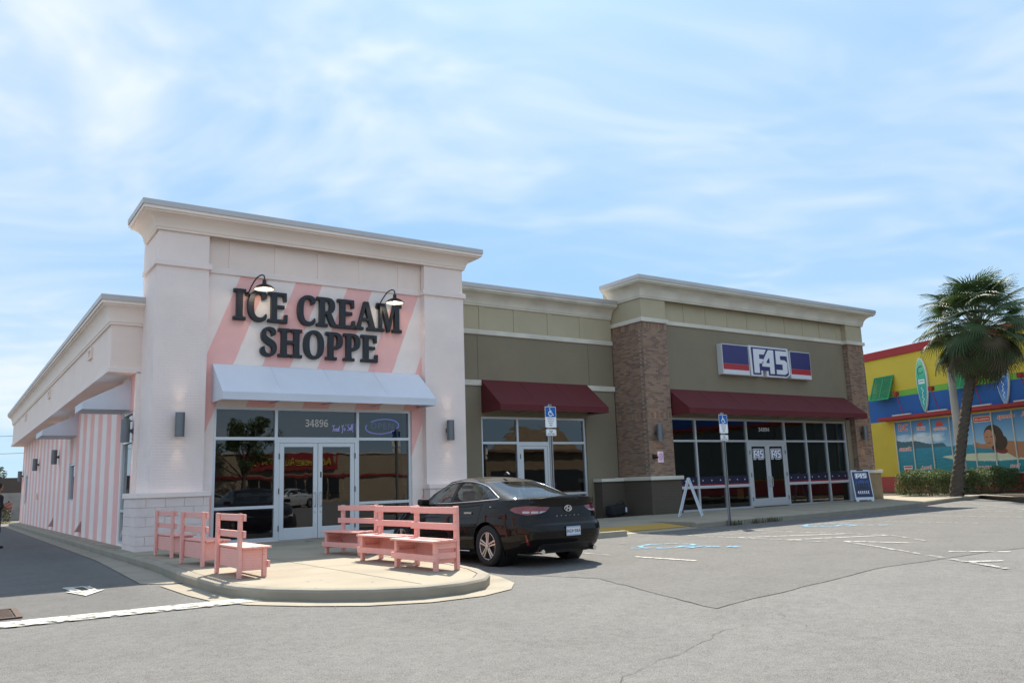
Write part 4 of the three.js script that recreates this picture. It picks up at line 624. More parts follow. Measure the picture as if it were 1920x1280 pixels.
{ // bag on the walk, notice and camera on the pillar
  const t = thing('black_bag', 'black duffel bag lying against the dark plinth of the brick pillar', 'bag', [17.9, 0.2, -20.45], 0.15);
  const g = new RoundedBoxGeometry(0.75, 0.40, 0.38, 4, 0.13), p = g.attributes.position; for (let i = 0; i < p.count; i++) { const x = p.getX(i), y = p.getY(i); p.setY(i, y + 0.2 + 0.03 * Math.sin(x * 9) - (y > 0 ? 0.04 * x * x * 6 : 0)); } g.computeVertexNormals();
  mesh('bag_body', muv(g), std(C(0.012, 0.012, 0.014), 0.85), t); mesh('strap', tube([[-0.25, 0.36, 0.16], [-0.12, 0.46, 0.2], [0.1, 0.46, 0.2], [0.24, 0.36, 0.16]], 0.014, 6), M.black, t); mesh('tag', rbx(0.24, 0.13, 0.186, 0.32, 0.28, 0.196, 0.004), std(C(0.6, 0.6, 0.65), 0.6), t);
  one('wall_camera', merge([rbx(18.98, 1.98, -19.775, 19.12, 2.12, -19.70, 0.01), muv(rod([19.05, 2.03, -19.7], [19.05, 2.02, -19.62], 0.035))]), M.black, 'small black camera box on the brick pillar left of the pink notice', 'camera');
  const tex = canvasTex(128, 160, (c, w, h) => { c.fillStyle = '#e8d3e2'; c.fillRect(0, 0, w, h); c.strokeStyle = '#b0408f'; c.lineWidth = 9; c.beginPath(); c.arc(64, 80, 42, 0, 7); c.stroke(); c.lineWidth = 5; c.beginPath(); c.arc(64, 80, 24, 0, 7); c.stroke(); c.fillStyle = '#b0408f'; c.beginPath(); c.arc(64, 80, 10, 0, 7); c.fill(); });
  const n = one('wall_notice', sheetPane(0, 0, 0.26, 0.36, 0), std(C(1, 1, 1), 0.6, { map: tex }), 'pink and white notice with a round emblem on the brick pillar', 'notice'); n.position.set(19.2, 1.86, -19.765);
}
{ // wheel stop beside the car
  const g = prism([[-0.11, 0], [0.11, 0], [0.075, 0.13], [-0.075, 0.13]], 1.8, 0.01); g.rotateY(Math.PI / 2); g.translate(11.55, gy(12) + 0.005, -15.0);
  one('wheel_stop', muv(g), M.kerb, 'low concrete wheel stop at the head of the stall beside the car', 'wheel stop');
}

// ================================================================ the sedan. Local: rear bumper at z = 0, nose towards -z, ground y = 0
M.paint = phys(C(0.0055, 0.0045, 0.004), 0.6, { clearcoat: 0.6, clearcoatRoughness: 0.012, specularIntensity: 0.05 });
M.carGlass = phys(C(0.42, 0.47, 0.46), 0.0, { transmission: 1, ior: 1.7, thickness: 0 });
M.tyre = std(C(0.018, 0.018, 0.018), 0.85, { bumpMap: rep(texFine, 0.1), bumpScale: 0.001 });
M.rimFace = std(C(0.62, 0.60, 0.58), 0.25, { metalness: 0.9 });
M.rimDark = std(C(0.045, 0.045, 0.048), 0.4, { metalness: 0.5 });
M.chrome = std(C(0.72, 0.72, 0.72), 0.12, { metalness: 1 });
M.lampRed = phys(C(0.17, 0.004, 0.007), 0.08, { clearcoat: 1 });
M.lampClear = phys(C(0.42, 0.39, 0.38), 0.12, { clearcoat: 1 });
M.blackTrim = std(C(0.014, 0.014, 0.015), 0.5);
M.seat = std(C(0.16, 0.145, 0.125), 0.85);
const LEN = 4.85, HW = 0.932;
const cl01 = (t) => Math.min(1, Math.max(0, t));
const pw = (tab, x) => { if (x <= tab[0][0]) return tab[0][1]; for (let i = 1; i < tab.length; i++) if (x <= tab[i][0]) { const [a, b] = tab[i - 1], [c, d] = tab[i], t = (x - a) / (c - a), s = t * t * (3 - 2 * t); return lerp(b, d, lerp(t, s, 0.5)); } return tab[tab.length - 1][1]; };
const topY = (z) => pw([[-4.85, 0.66], [-4.55, 0.78], [-4.1, 0.875], [-3.6, 0.935], [-3.0, 0.955], [-1.9, 0.985], [-1.1, 1.03], [-0.55, 1.065], [-0.12, 1.075], [0, 1.05]], z);
const botY = (z) => pw([[-4.85, 0.24], [-4.2, 0.17], [-0.75, 0.18], [-0.3, 0.24], [0, 0.29]], z);
// plan outline of the lower body at level v: returns x, z for parameter a in [0, 2pi)
const wide = (v) => pw([[0, 0.925], [0.12, 0.965], [0.35, 0.995], [0.55, 1.0], [0.75, 0.985], [0.92, 0.955], [1, 0.925]], v);
const rearZ = (v) => pw([[0, -0.16], [0.1, -0.07], [0.22, -0.012], [0.36, 0.0], [0.47, -0.02], [0.53, -0.075], [0.62, -0.10], [0.85, -0.125], [0.95, -0.115], [1, -0.10]], v);
const frontZ = (v) => -pw([[0, 4.70], [0.15, 4.80], [0.4, 4.85], [0.7, 4.80], [1, 4.62]], v);
const sgp = (c, e) => Math.sign(c) * Math.pow(Math.abs(c), e);
function outline(a, W, zr, zf, nr, nf) { const zc = -2.3, s = Math.sin(a), c = Math.cos(a); const n = s > 0 ? nr : nf, L = s > 0 ? zr - zc : zc - zf; return [W * sgp(c, 2 / n), zc + L * sgp(s, 2 / n)]; }
function lowerPt(a, v) { const [x, z] = outline(a, HW * wide(v), rearZ(v), frontZ(v), 5.2, 3.4); let y = lerp(botY(z), topY(z), v); let xx = x; 
  const hip = Math.exp(-Math.pow((z + 1.1) / 0.6, 2)) + Math.exp(-Math.pow((z + 3.9) / 0.55, 2)); xx *= 1 + 0.012 * hip * sm(0.3, 0.6, v) * sm(1.1, 0.75, v) - 0.012 * Math.exp(-Math.pow((v - 0.3) / 0.12, 2)) * (1 - Math.min(1, hip)); return [xx, y, z]; }
// greenhouse
const backZ = (v) => lerp(-0.60, -1.56, Math.pow(v, 1.25));
const roofY = (z) => pw([[-3.75, 0.96], [-3.3, 1.17], [-2.85, 1.365], [-2.5, 1.44], [-2.1, 1.463], [-1.7, 1.445], [-1.3, 1.365], [-0.9, 1.215], [-0.55, 1.075]], z);
function glassPt(a, v) { const W = lerp(0.868, 0.60, Math.pow(v, 1.15)), zr = backZ(v), zf = -pw([[0, 3.80], [0.5, 3.36], [1, 2.82]], v); const [x, z] = outline(a, W, zr, zf, 5.5, 4.2); const y0 = topY(z) - 0.015, y1 = pw([[-2.9, 1.375], [-2.3, 1.405], [-1.6, 1.375]], z); return [x, lerp(y0, y1, v), z]; }
function gridMesh(fn, na, nv, a0 = 0, a1 = 2 * Math.PI, v0 = 0, v1 = 1) { const t = []; const P = []; for (let j = 0; j <= nv; j++) for (let i = 0; i <= na; i++) P.push(fn(lerp(a0, a1, i / na), lerp(v0, v1, j / nv))); for (let j = 0; j < nv; j++) for (let i = 0; i < na; i++) { const k = j * (na + 1) + i; t.push([P[k], P[k + na + 1], P[k + 1]], [P[k + 1], P[k + na + 1], P[k + na + 2]]); } return t; }
// split triangles by an implicit region f(p) < 0; returns [inside, outside]
function cut(tris, f) {
  const inn = [], out = [];
  for (const t of tris) { const d = t.map(f); if (d.every((v) => v < 0)) { inn.push(t); continue; } if (d.every((v) => v >= 0)) { out.push(t); continue; }
    const a = [], b = []; for (let i = 0; i < 3; i++) { const p = t[i], q = t[(i + 1) % 3], dp = d[i], dq = d[(i + 1) % 3]; (dp < 0 ? a : b).push(p); if ((dp < 0) !== (dq < 0)) { const s = dp / (dp - dq), m = [0, 1, 2].map((k) => lerp(p[k], q[k], s)); a.push(m); b.push(m); } }
    for (const [poly, dst] of [[a, inn], [b, out]]) for (let i = 1; i < poly.length - 1; i++) dst.push([poly[0], poly[i], poly[i + 1]]); }
  return [inn, out];
}
const polyDist = (pts) => (x, y) => { let ins = false, d = 1e9; for (let i = 0, j = pts.length - 1; i < pts.length; j = i++) { const [x0, y0] = pts[i], [x1, y1] = pts[j]; if ((y0 > y) !== (y1 > y) && x < (x1 - x0) * (y - y0) / (y1 - y0) + x0) ins = !ins; const t = cl01(((x - x0) * (x1 - x0) + (y - y0) * (y1 - y0)) / ((x1 - x0) ** 2 + (y1 - y0) ** 2)); d = Math.min(d, Math.hypot(x - x0 - t * (x1 - x0), y - y0 - t * (y1 - y0))); } return ins ? -d : d; };
function soup(tris, crease = 0.55) { const p = []; for (const t of tris) for (const v of t) p.push(...v); const g = new THREE.BufferGeometry(); g.setAttribute('position', new THREE.Float32BufferAttribute(p, 3)); const m = mergeVertices(g, 1e-4); return muv(toCreasedNormals(m.toNonIndexed ? m : g, crease)); }
const tailPoly = polyDist([[0.36, 0.935], [0.62, 0.955], [0.86, 0.965], [1.12, 0.95], [1.24, 0.915], [1.10, 0.86], [0.86, 0.825], [0.60, 0.835], [0.44, 0.875]]);
const unroll = (p) => Math.abs(p[0]) + Math.max(0, -p[2] - 0.13) * 0.9;
const carParts = {};
{
  let body = gridMesh(lowerPt, 260, 44);
  // decks: bonnet and boot lid, crowned
  const deck = []; { const nz = 150, nx = 16, rows = []; for (let j = 0; j <= nz; j++) { const row = []; const v = 1, zr = rearZ(1), zf = frontZ(1); const s = lerp(-1, 1, j / nz), ang = Math.asin(Math.max(-1, Math.min(1, sgp(s, s > 0 ? 5.2 / 2 : 3.4 / 2)))); const [x, y, z] = lowerPt(ang, 1); for (let i = 0; i <= nx; i++) { const f = lerp(-1, 1, i / nx); row.push([x * f, y + 0.035 * (1 - f * f) * Math.min(1, Math.abs(x) / 0.6), z]); } rows.push(row); } for (let j = 0; j < nz; j++) for (let i = 0; i < nx; i++) deck.push([rows[j][i], rows[j][i + 1], rows[j + 1][i]], [rows[j][i + 1], rows[j + 1][i + 1], rows[j + 1][i]]); }
  let cabin = gridMesh(glassPt, 260, 36); const roof = [];
  { const nz = 60, nx = 14, rows = []; for (let j = 0; j <= nz; j++) { const s = lerp(-1, 1, j / nz), ang = Math.asin(sgp(s, s > 0 ? 5.5 / 2 : 4.2 / 2)); const [x, y, z] = glassPt(ang, 1); const row = []; for (let i = 0; i <= nx; i++) { const f = lerp(-1, 1, i / nx); row.push([x * f, y + 0.062 * (1 - Math.pow(Math.abs(f), 2.2)) * sm(1.0, 0.55, Math.abs(s)), z]); } rows.push(row); } for (let j = 0; j < nz; j++) for (let i = 0; i < nx; i++) roof.push([rows[j][i], rows[j][i + 1], rows[j + 1][i]], [rows[j][i + 1], rows[j + 1][i + 1], rows[j + 1][i]]); }
  // wheel arches cut away
  for (const wz of [-1.105, -3.91]) body = cut(body, (p) => Math.max(Math.hypot(p[2] - wz, p[1] - 0.335) - 0.385, 0.55 - Math.abs(p[0])))[1];
  let r; const take = (src, f) => { const [i, o] = cut(src, f); return [i, o]; };
  [carParts.tail, body] = take(body, (p) => (p[2] > -1.0 ? tailPoly(unroll(p), p[1]) : 1));
  [carParts.tailRed, carParts.tailClear] = cut(carParts.tail, (p) => { const u = unroll(p); return -Math.min(0.017 - Math.abs(p[1] - 0.864 - 0.02 * (u - 0.7)), 0.27 - Math.abs(u - 0.70), Math.abs((u - 0.5) % 0.18 - 0.09) - 0.012); }); { const q = carParts.tailRed; carParts.tailRed = carParts.tailClear; carParts.tailClear = q; }
  [carParts.reflector, body] = take(body, (p) => (p[2] > -0.6 ? polyDist([[0.80, 0.36], [0.86, 0.36], [0.90, 0.52], [0.87, 0.53]])(unroll(p), p[1]) : 1));
  [carParts.bumperTrim, body] = take(body, (p) => (p[2] > -0.5 ? polyDist([[-0.62, 0.2], [0.62, 0.2], [0.56, 0.37], [-0.56, 0.37]])(p[0], p[1]) : 1));
  [carParts.head, body] = take(body, (p) => (p[2] < -4.0 ? polyDist([[0.45, 0.62], [0.75, 0.66], [1.3, 0.78], [1.1, 0.72], [0.8, 0.58]])(Math.abs(p[0]) + Math.max(0, p[2] + 4.6) * 0.9, p[1]) : 1));
  [carParts.grille, body] = take(body, (p) => (p[2] < -4.4 ? polyDist([[-0.45, 0.36], [0.45, 0.36], [0.5, 0.62], [-0.5, 0.62]])(p[0], p[1]) : 1));
  carParts.body = [...body, ...deck];
  // windows
  const side = (pts) => { const f = polyDist(pts); return (p) => (Math.abs(p[0]) > 0.55 ? f(p[2], p[1]) : 1); };
  const winF = [[-3.28, 1.005], [-2.92, 1.21], [-2.62, 1.335], [-2.30, 1.37], [-2.30, 1.035]], winR = [[-2.22, 1.04], [-2.22, 1.372], [-1.85, 1.362], [-1.50, 1.29], [-1.36, 1.235], [-1.36, 1.075]], winQ = [[-1.31, 1.08], [-1.31, 1.215], [-1.05, 1.115], [-0.965, 1.085]];
  carParts.sideGlass = [];
  for (const w of [winF, winR, winQ]) { let g; [g, cabin] = cut(cabin, side(w)); carParts.sideGlass.push(g.filter((t) => t[0][0] < 0), g.filter((t) => t[0][0] > 0)); }
  // rear screen and windscreen: in the raked ends, between the pillars
  [carParts.rearGlass, cabin] = cut(cabin, (p) => (p[2] > -1.75 && p[2] < -0.3 ? Math.max(Math.abs(p[0]) - lerp(0.70, 0.545, cl01((p[1] - 1.08) / 0.3)), 1.085 - p[1], p[1] - 1.362, -(p[2] + 1.60)) : 1));
  [carParts.frontGlass, cabin] = cut(cabin, (p) => (p[2] < -2.75 ? Math.max(Math.abs(p[0]) - lerp(0.74, 0.55, cl01((p[1] - 0.98) / 0.38)), 0.985 - p[1], p[1] - 1.36, p[2] + 2.85) : 1));
  carParts.body.push(...cabin, ...roof);
  
  // outer x of the cabin at (z, y), for trim that follows it
  carParts.xAt = (z, y) => { let lo = 0, hi = 1; for (let k = 0; k < 24; k++) { const v = (lo + hi) / 2, W = lerp(0.868, 0.60, Math.pow(v, 1.15)), zr = backZ(v), zf = -pw([[0, 3.80], [0.5, 3.36], [1, 2.82]], v), s = z > -2.3 ? cl01((z + 2.3) / (zr + 2.3)) : cl01((-2.3 - z) / (-2.3 - zf)), n = z > -2.3 ? 5.5 : 4.2; const c = Math.pow(Math.max(0, 1 - Math.pow(s, n)), 1 / n); const a = Math.atan2(Math.pow(s, n / 2), Math.pow(c, n / 2)); const q = glassPt(z > -2.3 ? a : -a, v); if (q[1] < y) lo = v; else hi = v; carParts.tmp = q[0]; } return carParts.tmp; };
}
function makeCar(label, paint, detail) {
  const t = thing('parked_car', label, 'car');
  mesh('body', carParts.bodyGeo ??= soup(carParts.body), paint, t);
  (carParts.glassGeos ??= carParts.sideGlass.filter((g) => g.length).map((g) => soup(g))).forEach((g) => mesh('side_window', g, M.carGlass, t));
  mesh('rear_window', carParts.rg ??= soup(carParts.rearGlass), M.carGlass, t); mesh('windscreen', carParts.fg ??= soup(carParts.frontGlass), M.carGlass, t);
  for (const s of [-1, 1]) { const f = (tr) => tr.filter((q) => q[0][0] * s > 0); const k = 'tl' + s; const l = mesh('tail_light', carParts[k] ??= soup(f(carParts.tailClear)), M.lampClear, t); mesh('red_lens', carParts[k + 'r'] ??= soup(f(carParts.tailRed)), M.lampRed, l); mesh('reflector', carParts[k + 'f'] ??= soup(f(carParts.reflector)), M.lampRed, t); mesh('headlight', carParts[k + 'h'] ??= soup(f(carParts.head)), M.lampClear, t); }
  mesh('bumper_trim', carParts.bt ??= soup(carParts.bumperTrim), M.blackTrim, t); mesh('grille', carParts.gr ??= soup(carParts.grille), M.blackTrim, t);
  // chassis floor, arch liners, wheels
  mesh('underbody', merge([bx(-0.62, 0.2, -4.5, 0.62, 0.32, -0.35), bx(-0.83, 0.2, -3.45, 0.83, 0.3, -1.55), bx(-0.56, 0.3, -4.4, 0.56, 0.62, -3.3), bx(-0.56, 0.3, -1.6, 0.56, 0.75, -0.3)]), M.blackTrim, t);
  for (const wz of [-1.105, -3.91]) for (const s of [-1, 1]) {
    const ln = new THREE.CylinderGeometry(0.392, 0.392, 0.32, 30, 1, true, -Math.PI / 2, Math.PI); ln.rotateZ(Math.PI / 2); ln.rotateX(0); const li = ln; li.translate(s * 0.72, 0.335, wz); mesh('arch_liner', muv(li), M.blackTrim, t);
    const w = mesh('wheel', muv(new THREE.LatheGeometry([[0.222, -0.09], [0.235, -0.105], [0.29, -0.108], [0.322, -0.095], [0.333, -0.06], [0.334, 0.06], [0.322, 0.095], [0.29, 0.108], [0.235, 0.105], [0.222, 0.09]].map(([a, b]) => new THREE.Vector2(a, b)), 48).rotateZ(-s * Math.PI / 2)), M.tyre, t);
    w.position.set(s * 0.815, 0.334, wz);
    mesh('rim', muv(new THREE.LatheGeometry([[0.0, 0.05], [0.06, 0.05], [0.17, 0.035], [0.205, 0.05], [0.212, 0.088], [0.224, 0.094], [0.224, -0.08], [0.20, -0.08]].map(([a, b]) => new THREE.Vector2(a, b)), 40).rotateZ(-s * Math.PI / 2)), M.rimDark, w);
    const sp = []; for (let k = 0; k < 5; k++) { for (const q of [-1, 1]) { const g = prism([[0.03, q * 0.004], [0.215, q * 0.012], [0.215, q * 0.045], [0.04, q * 0.028]].map(([a, b]) => [a, b]), 0.018, 0.003); g.rotateZ(k * 1.2566 + 0.3); sp.push(g); } } const ring = new THREE.TorusGeometry(0.215, 0.0075, 6, 48); ring.translate(0, 0, 0.012); sp.push(ring, new THREE.CylinderGeometry(0.034, 0.034, 0.03, 18).rotateX(Math.PI / 2).translate(0, 0, 0.015));
    const sg = merge(sp.map((g) => muv(g))); sg.rotateY(s * Math.PI / 2); sg.translate(s * 0.075, 0, 0); mesh('spokes', sg, M.rimFace, w);
  }
  // cabin: dash, seats, headrests, wheel
  const seat = (x, z) => { const a = mesh('seat', merge([rbx(x - 0.24, 0.32, z - 0.45, x + 0.24, 0.52, z + 0.05, 0.06, 3), rbx(x - 0.23, 0.5, z + 0.0, x + 0.23, 1.02, z + 0.16, 0.06, 3).applyMatrix4(new THREE.Matrix4().makeTranslation(0, 0, 0.02))]), M.seat, t); mesh('headrest', rbx(x - 0.125, 1.04, z + 0.06, x + 0.125, 1.22, z + 0.16, 0.045, 3), M.seat, a); };
  seat(-0.37, -2.5); seat(0.37, -2.5);
  mesh('rear_seat', merge([rbx(-0.66, 0.32, -1.95, 0.66, 0.55, -1.4, 0.06, 3), rbx(-0.64, 0.5, -1.45, 0.64, 1.03, -1.25, 0.06, 3), rbx(-0.5, 1.03, -1.36, -0.26, 1.16, -1.26, 0.03, 2), rbx(0.26, 1.03, -1.36, 0.5, 1.16, -1.26, 0.03, 2)]), M.seat, t);
  mesh('parcel_shelf', bx(-0.66, 1.02, -1.25, 0.66, 1.035, -0.72), M.blackTrim, t); mesh('dashboard', rbx(-0.7, 0.6, -3.55, 0.7, 1.0, -3.05, 0.08, 3), M.blackTrim, t); mesh('cabin_floor', bx(-0.7, 0.3, -3.4, 0.7, 0.34, -1.2), M.blackTrim, t);
  mesh('steering_wheel', new THREE.TorusGeometry(0.18, 0.018, 8, 28).rotateX(-0.4).translate(-0.37, 0.95, -2.98), M.blackTrim, t); mesh('mirror', rbx(-0.12, 1.26, -2.98, 0.12, 1.33, -2.94, 0.015), M.blackTrim, t);
  // trim
  for (const s of [-1, 1]) {
    const line = (pts, r) => tube(pts.map(([z, y]) => [s * (carParts.xAt(z, y) + 0.002), y, z]), r, 6, 60);
    const belt = [[-3.2, 0.995], [-2.8, 1.01], [-2.2, 1.022], [-1.6, 1.045], [-1.15, 1.068], [-0.99, 1.078], [-0.94, 1.088], [-0.985, 1.108], [-1.1, 1.152], [-1.3, 1.232], [-1.5, 1.303], [-1.85, 1.374], [-2.25, 1.386], [-2.6, 1.352]];
    mesh('window_trim', line(belt, 0.012), M.chrome, t);
    for (const [z, y0, y1, w] of [[-2.26, 1.03, 1.375, 0.035], [-1.335, 1.07, 1.225, 0.022]]) mesh('pillar_trim', (() => { const pos = []; const n = 8; for (let k = 0; k < n; k++) for (const [a, b, c] of [[0, 0, 0], [1, 0, 0], [0, 1, 0], [1, 0, 0], [1, 1, 0], [0, 1, 0]]) { const y = lerp(y0, y1, (k + b) / n), zz = z + (a - 0.5) * 2 * w; pos.push(s * (carParts.xAt(zz, y) + 0.0015), y, zz); } const g = new THREE.BufferGeometry(); g.setAttribute('position', new THREE.Float32BufferAttribute(pos, 3)); g.computeVertexNormals(); return muv(g); })(), M.blackTrim, t);
    const hx = s * (HW * 0.985 + 0.004);
    for (const z of [-1.62, -2.62]) { mesh('door_handle', rbx(hx - 0.012, 0.845, z - 0.11, hx + s * 0.022 + (s > 0 ? 0 : 0.012), 0.875, z + 0.11, 0.01, 2), M.chrome, t); }
    // side mirror
    mesh('side_mirror', merge([rbx(s * 0.93 - 0.1, 0.985, -3.12, s * 0.93 + 0.1, 1.1, -2.98, 0.04, 3), rbx(Math.min(s * 0.8, s * 0.9), 0.985, -3.1, Math.max(s * 0.8, s * 0.9), 1.02, -3.03, 0.01)]), paint, t);
    mesh('sill_strip', tube([[s * 0.905, 0.235, -3.4], [s * 0.915, 0.232, -2.5], [s * 0.905, 0.235, -1.62]], 0.011, 6), M.chrome, t);
    // door gaps as fine dark lines on the flank
    const gap = (z0, z1, y0, y1) => { const pts = []; for (let k = 0; k <= 10; k++) { const q = k / 10, z = lerp(z0, z1, q * q), y = lerp(y0, y1, q), v = (y - botY(z)) / (topY(z) - botY(z)); let best = 0, bd = 9; for (let i = 0; i <= 200; i++) { const a = lerp(-Math.PI / 2, Math.PI / 2, i / 200), p = lowerPt(a, v); if (Math.abs(p[2] - z) < bd) { bd = Math.abs(p[2] - z); best = p[0]; } } pts.push([s * (best + 0.0006), y, z]); } return tube(pts, 0.0035, 4, 20); };
    mesh('door_gap', merge([gap(-2.24, -2.26, 0.98, 0.24), gap(-1.28, -1.52, 1.02, 0.42), gap(-3.22, -3.3, 0.95, 0.24)]), M.black, t);
  }
  if (detail) {
    // rear: plate, emblem, name, lid gap, aerial fin, exhaust
    const plateTex = canvasTex(256, 128, (c, w, h) => { c.fillStyle = '#cfd3da'; c.fillRect(0, 0, w, h); c.fillStyle = '#9fb0c8'; c.fillRect(0, 0, w, 22); c.fillRect(0, h - 20, w, 20); c.fillStyle = '#1d2433'; c.font = 'bold 62px sans-serif'; c.textAlign = 'center'; c.fillText('DGP 98A', w / 2, 88); c.fillStyle = '#a33'; c.beginPath(); c.arc(w / 2 + 2, 66, 7, 0, 7); c.fill(); });
    const pl = mesh('number_plate', rbx(-0.155, 0.475, -0.01, 0.155, 0.63, 0.012, 0.006), M.blackTrim, t); mesh('plate_face', sheetPane(-0.15, 0.48, 0.15, 0.625, 0.0135), std(C(1, 1, 1), 0.4, { map: plateTex }), pl);
    const em = mesh('emblem', new THREE.TorusGeometry(0.058, 0.007, 8, 30).scale(1.25, 0.8, 1).translate(0, 0.905, -0.098), M.chrome, t); const hs = [[-0.045, -0.03, -0.02, -0.03, 0.0, 0.035, -0.03, 0.035], [0.02, -0.035, 0.045, -0.035, 0.055, 0.03, 0.03, 0.03], [-0.03, -0.008, 0.04, -0.008, 0.042, 0.010, -0.028, 0.010]].map((q) => { const g = prism([[q[0], q[1]], [q[2], q[3]], [q[4], q[5]], [q[6], q[7]]], 0.008); g.translate(0, 0.905, -0.102); return muv(g); }); mesh('emblem_letter', merge(hs), M.chrome, em);
    'SONATA'.split('').forEach((ch, k) => mesh('badge_letter', textGeo(ch, -0.25 + k * 0.092, 0.765, 0.030, 0.034, 0.006).translate(0, 0, -0.108), M.chrome, t));
    mesh('badge', textGeo('LIMITED', 0.42, 0.735, 0.10, 0.022, 0.006).translate(0, 0, -0.125), M.chrome, t);
    mesh('lid_gap', merge([tube([[-0.60, 0.70, -0.125], [-0.3, 0.688, -0.092], [0, 0.685, -0.087], [0.3, 0.688, -0.092], [0.60, 0.70, -0.125]], 0.005, 4, 40)]), M.black, t);
    const fin = prism([[-0.09, 0], [0.09, 0], [0.075, 0.02], [0.02, 0.055], [0.0, 0.058]], 0.03, 0.006); fin.rotateY(-Math.PI / 2); fin.translate(0.015, 1.478, -1.72); mesh('roof_fin', muv(fin), M.blackTrim, t);
    for (const s of [-1, 1]) mesh('exhaust', muv(rod([s * 0.55, 0.25, -0.3], [s * 0.55, 0.25, -0.1], 0.035, 0.038, 16)), M.chrome, t);
    mesh('fuel_flap_mark', rbx(-0.9255, 0.955, -1.0, -0.918, 0.967, -0.95, 0.002), M.chrome, t);
  }
  return t;
}
const car = makeCar('black sedan parked nose-in beside the pink benches', M.paint, true);
car.position.set(8.45, 0.0, -10.72); car.rotation.y = 0.055;

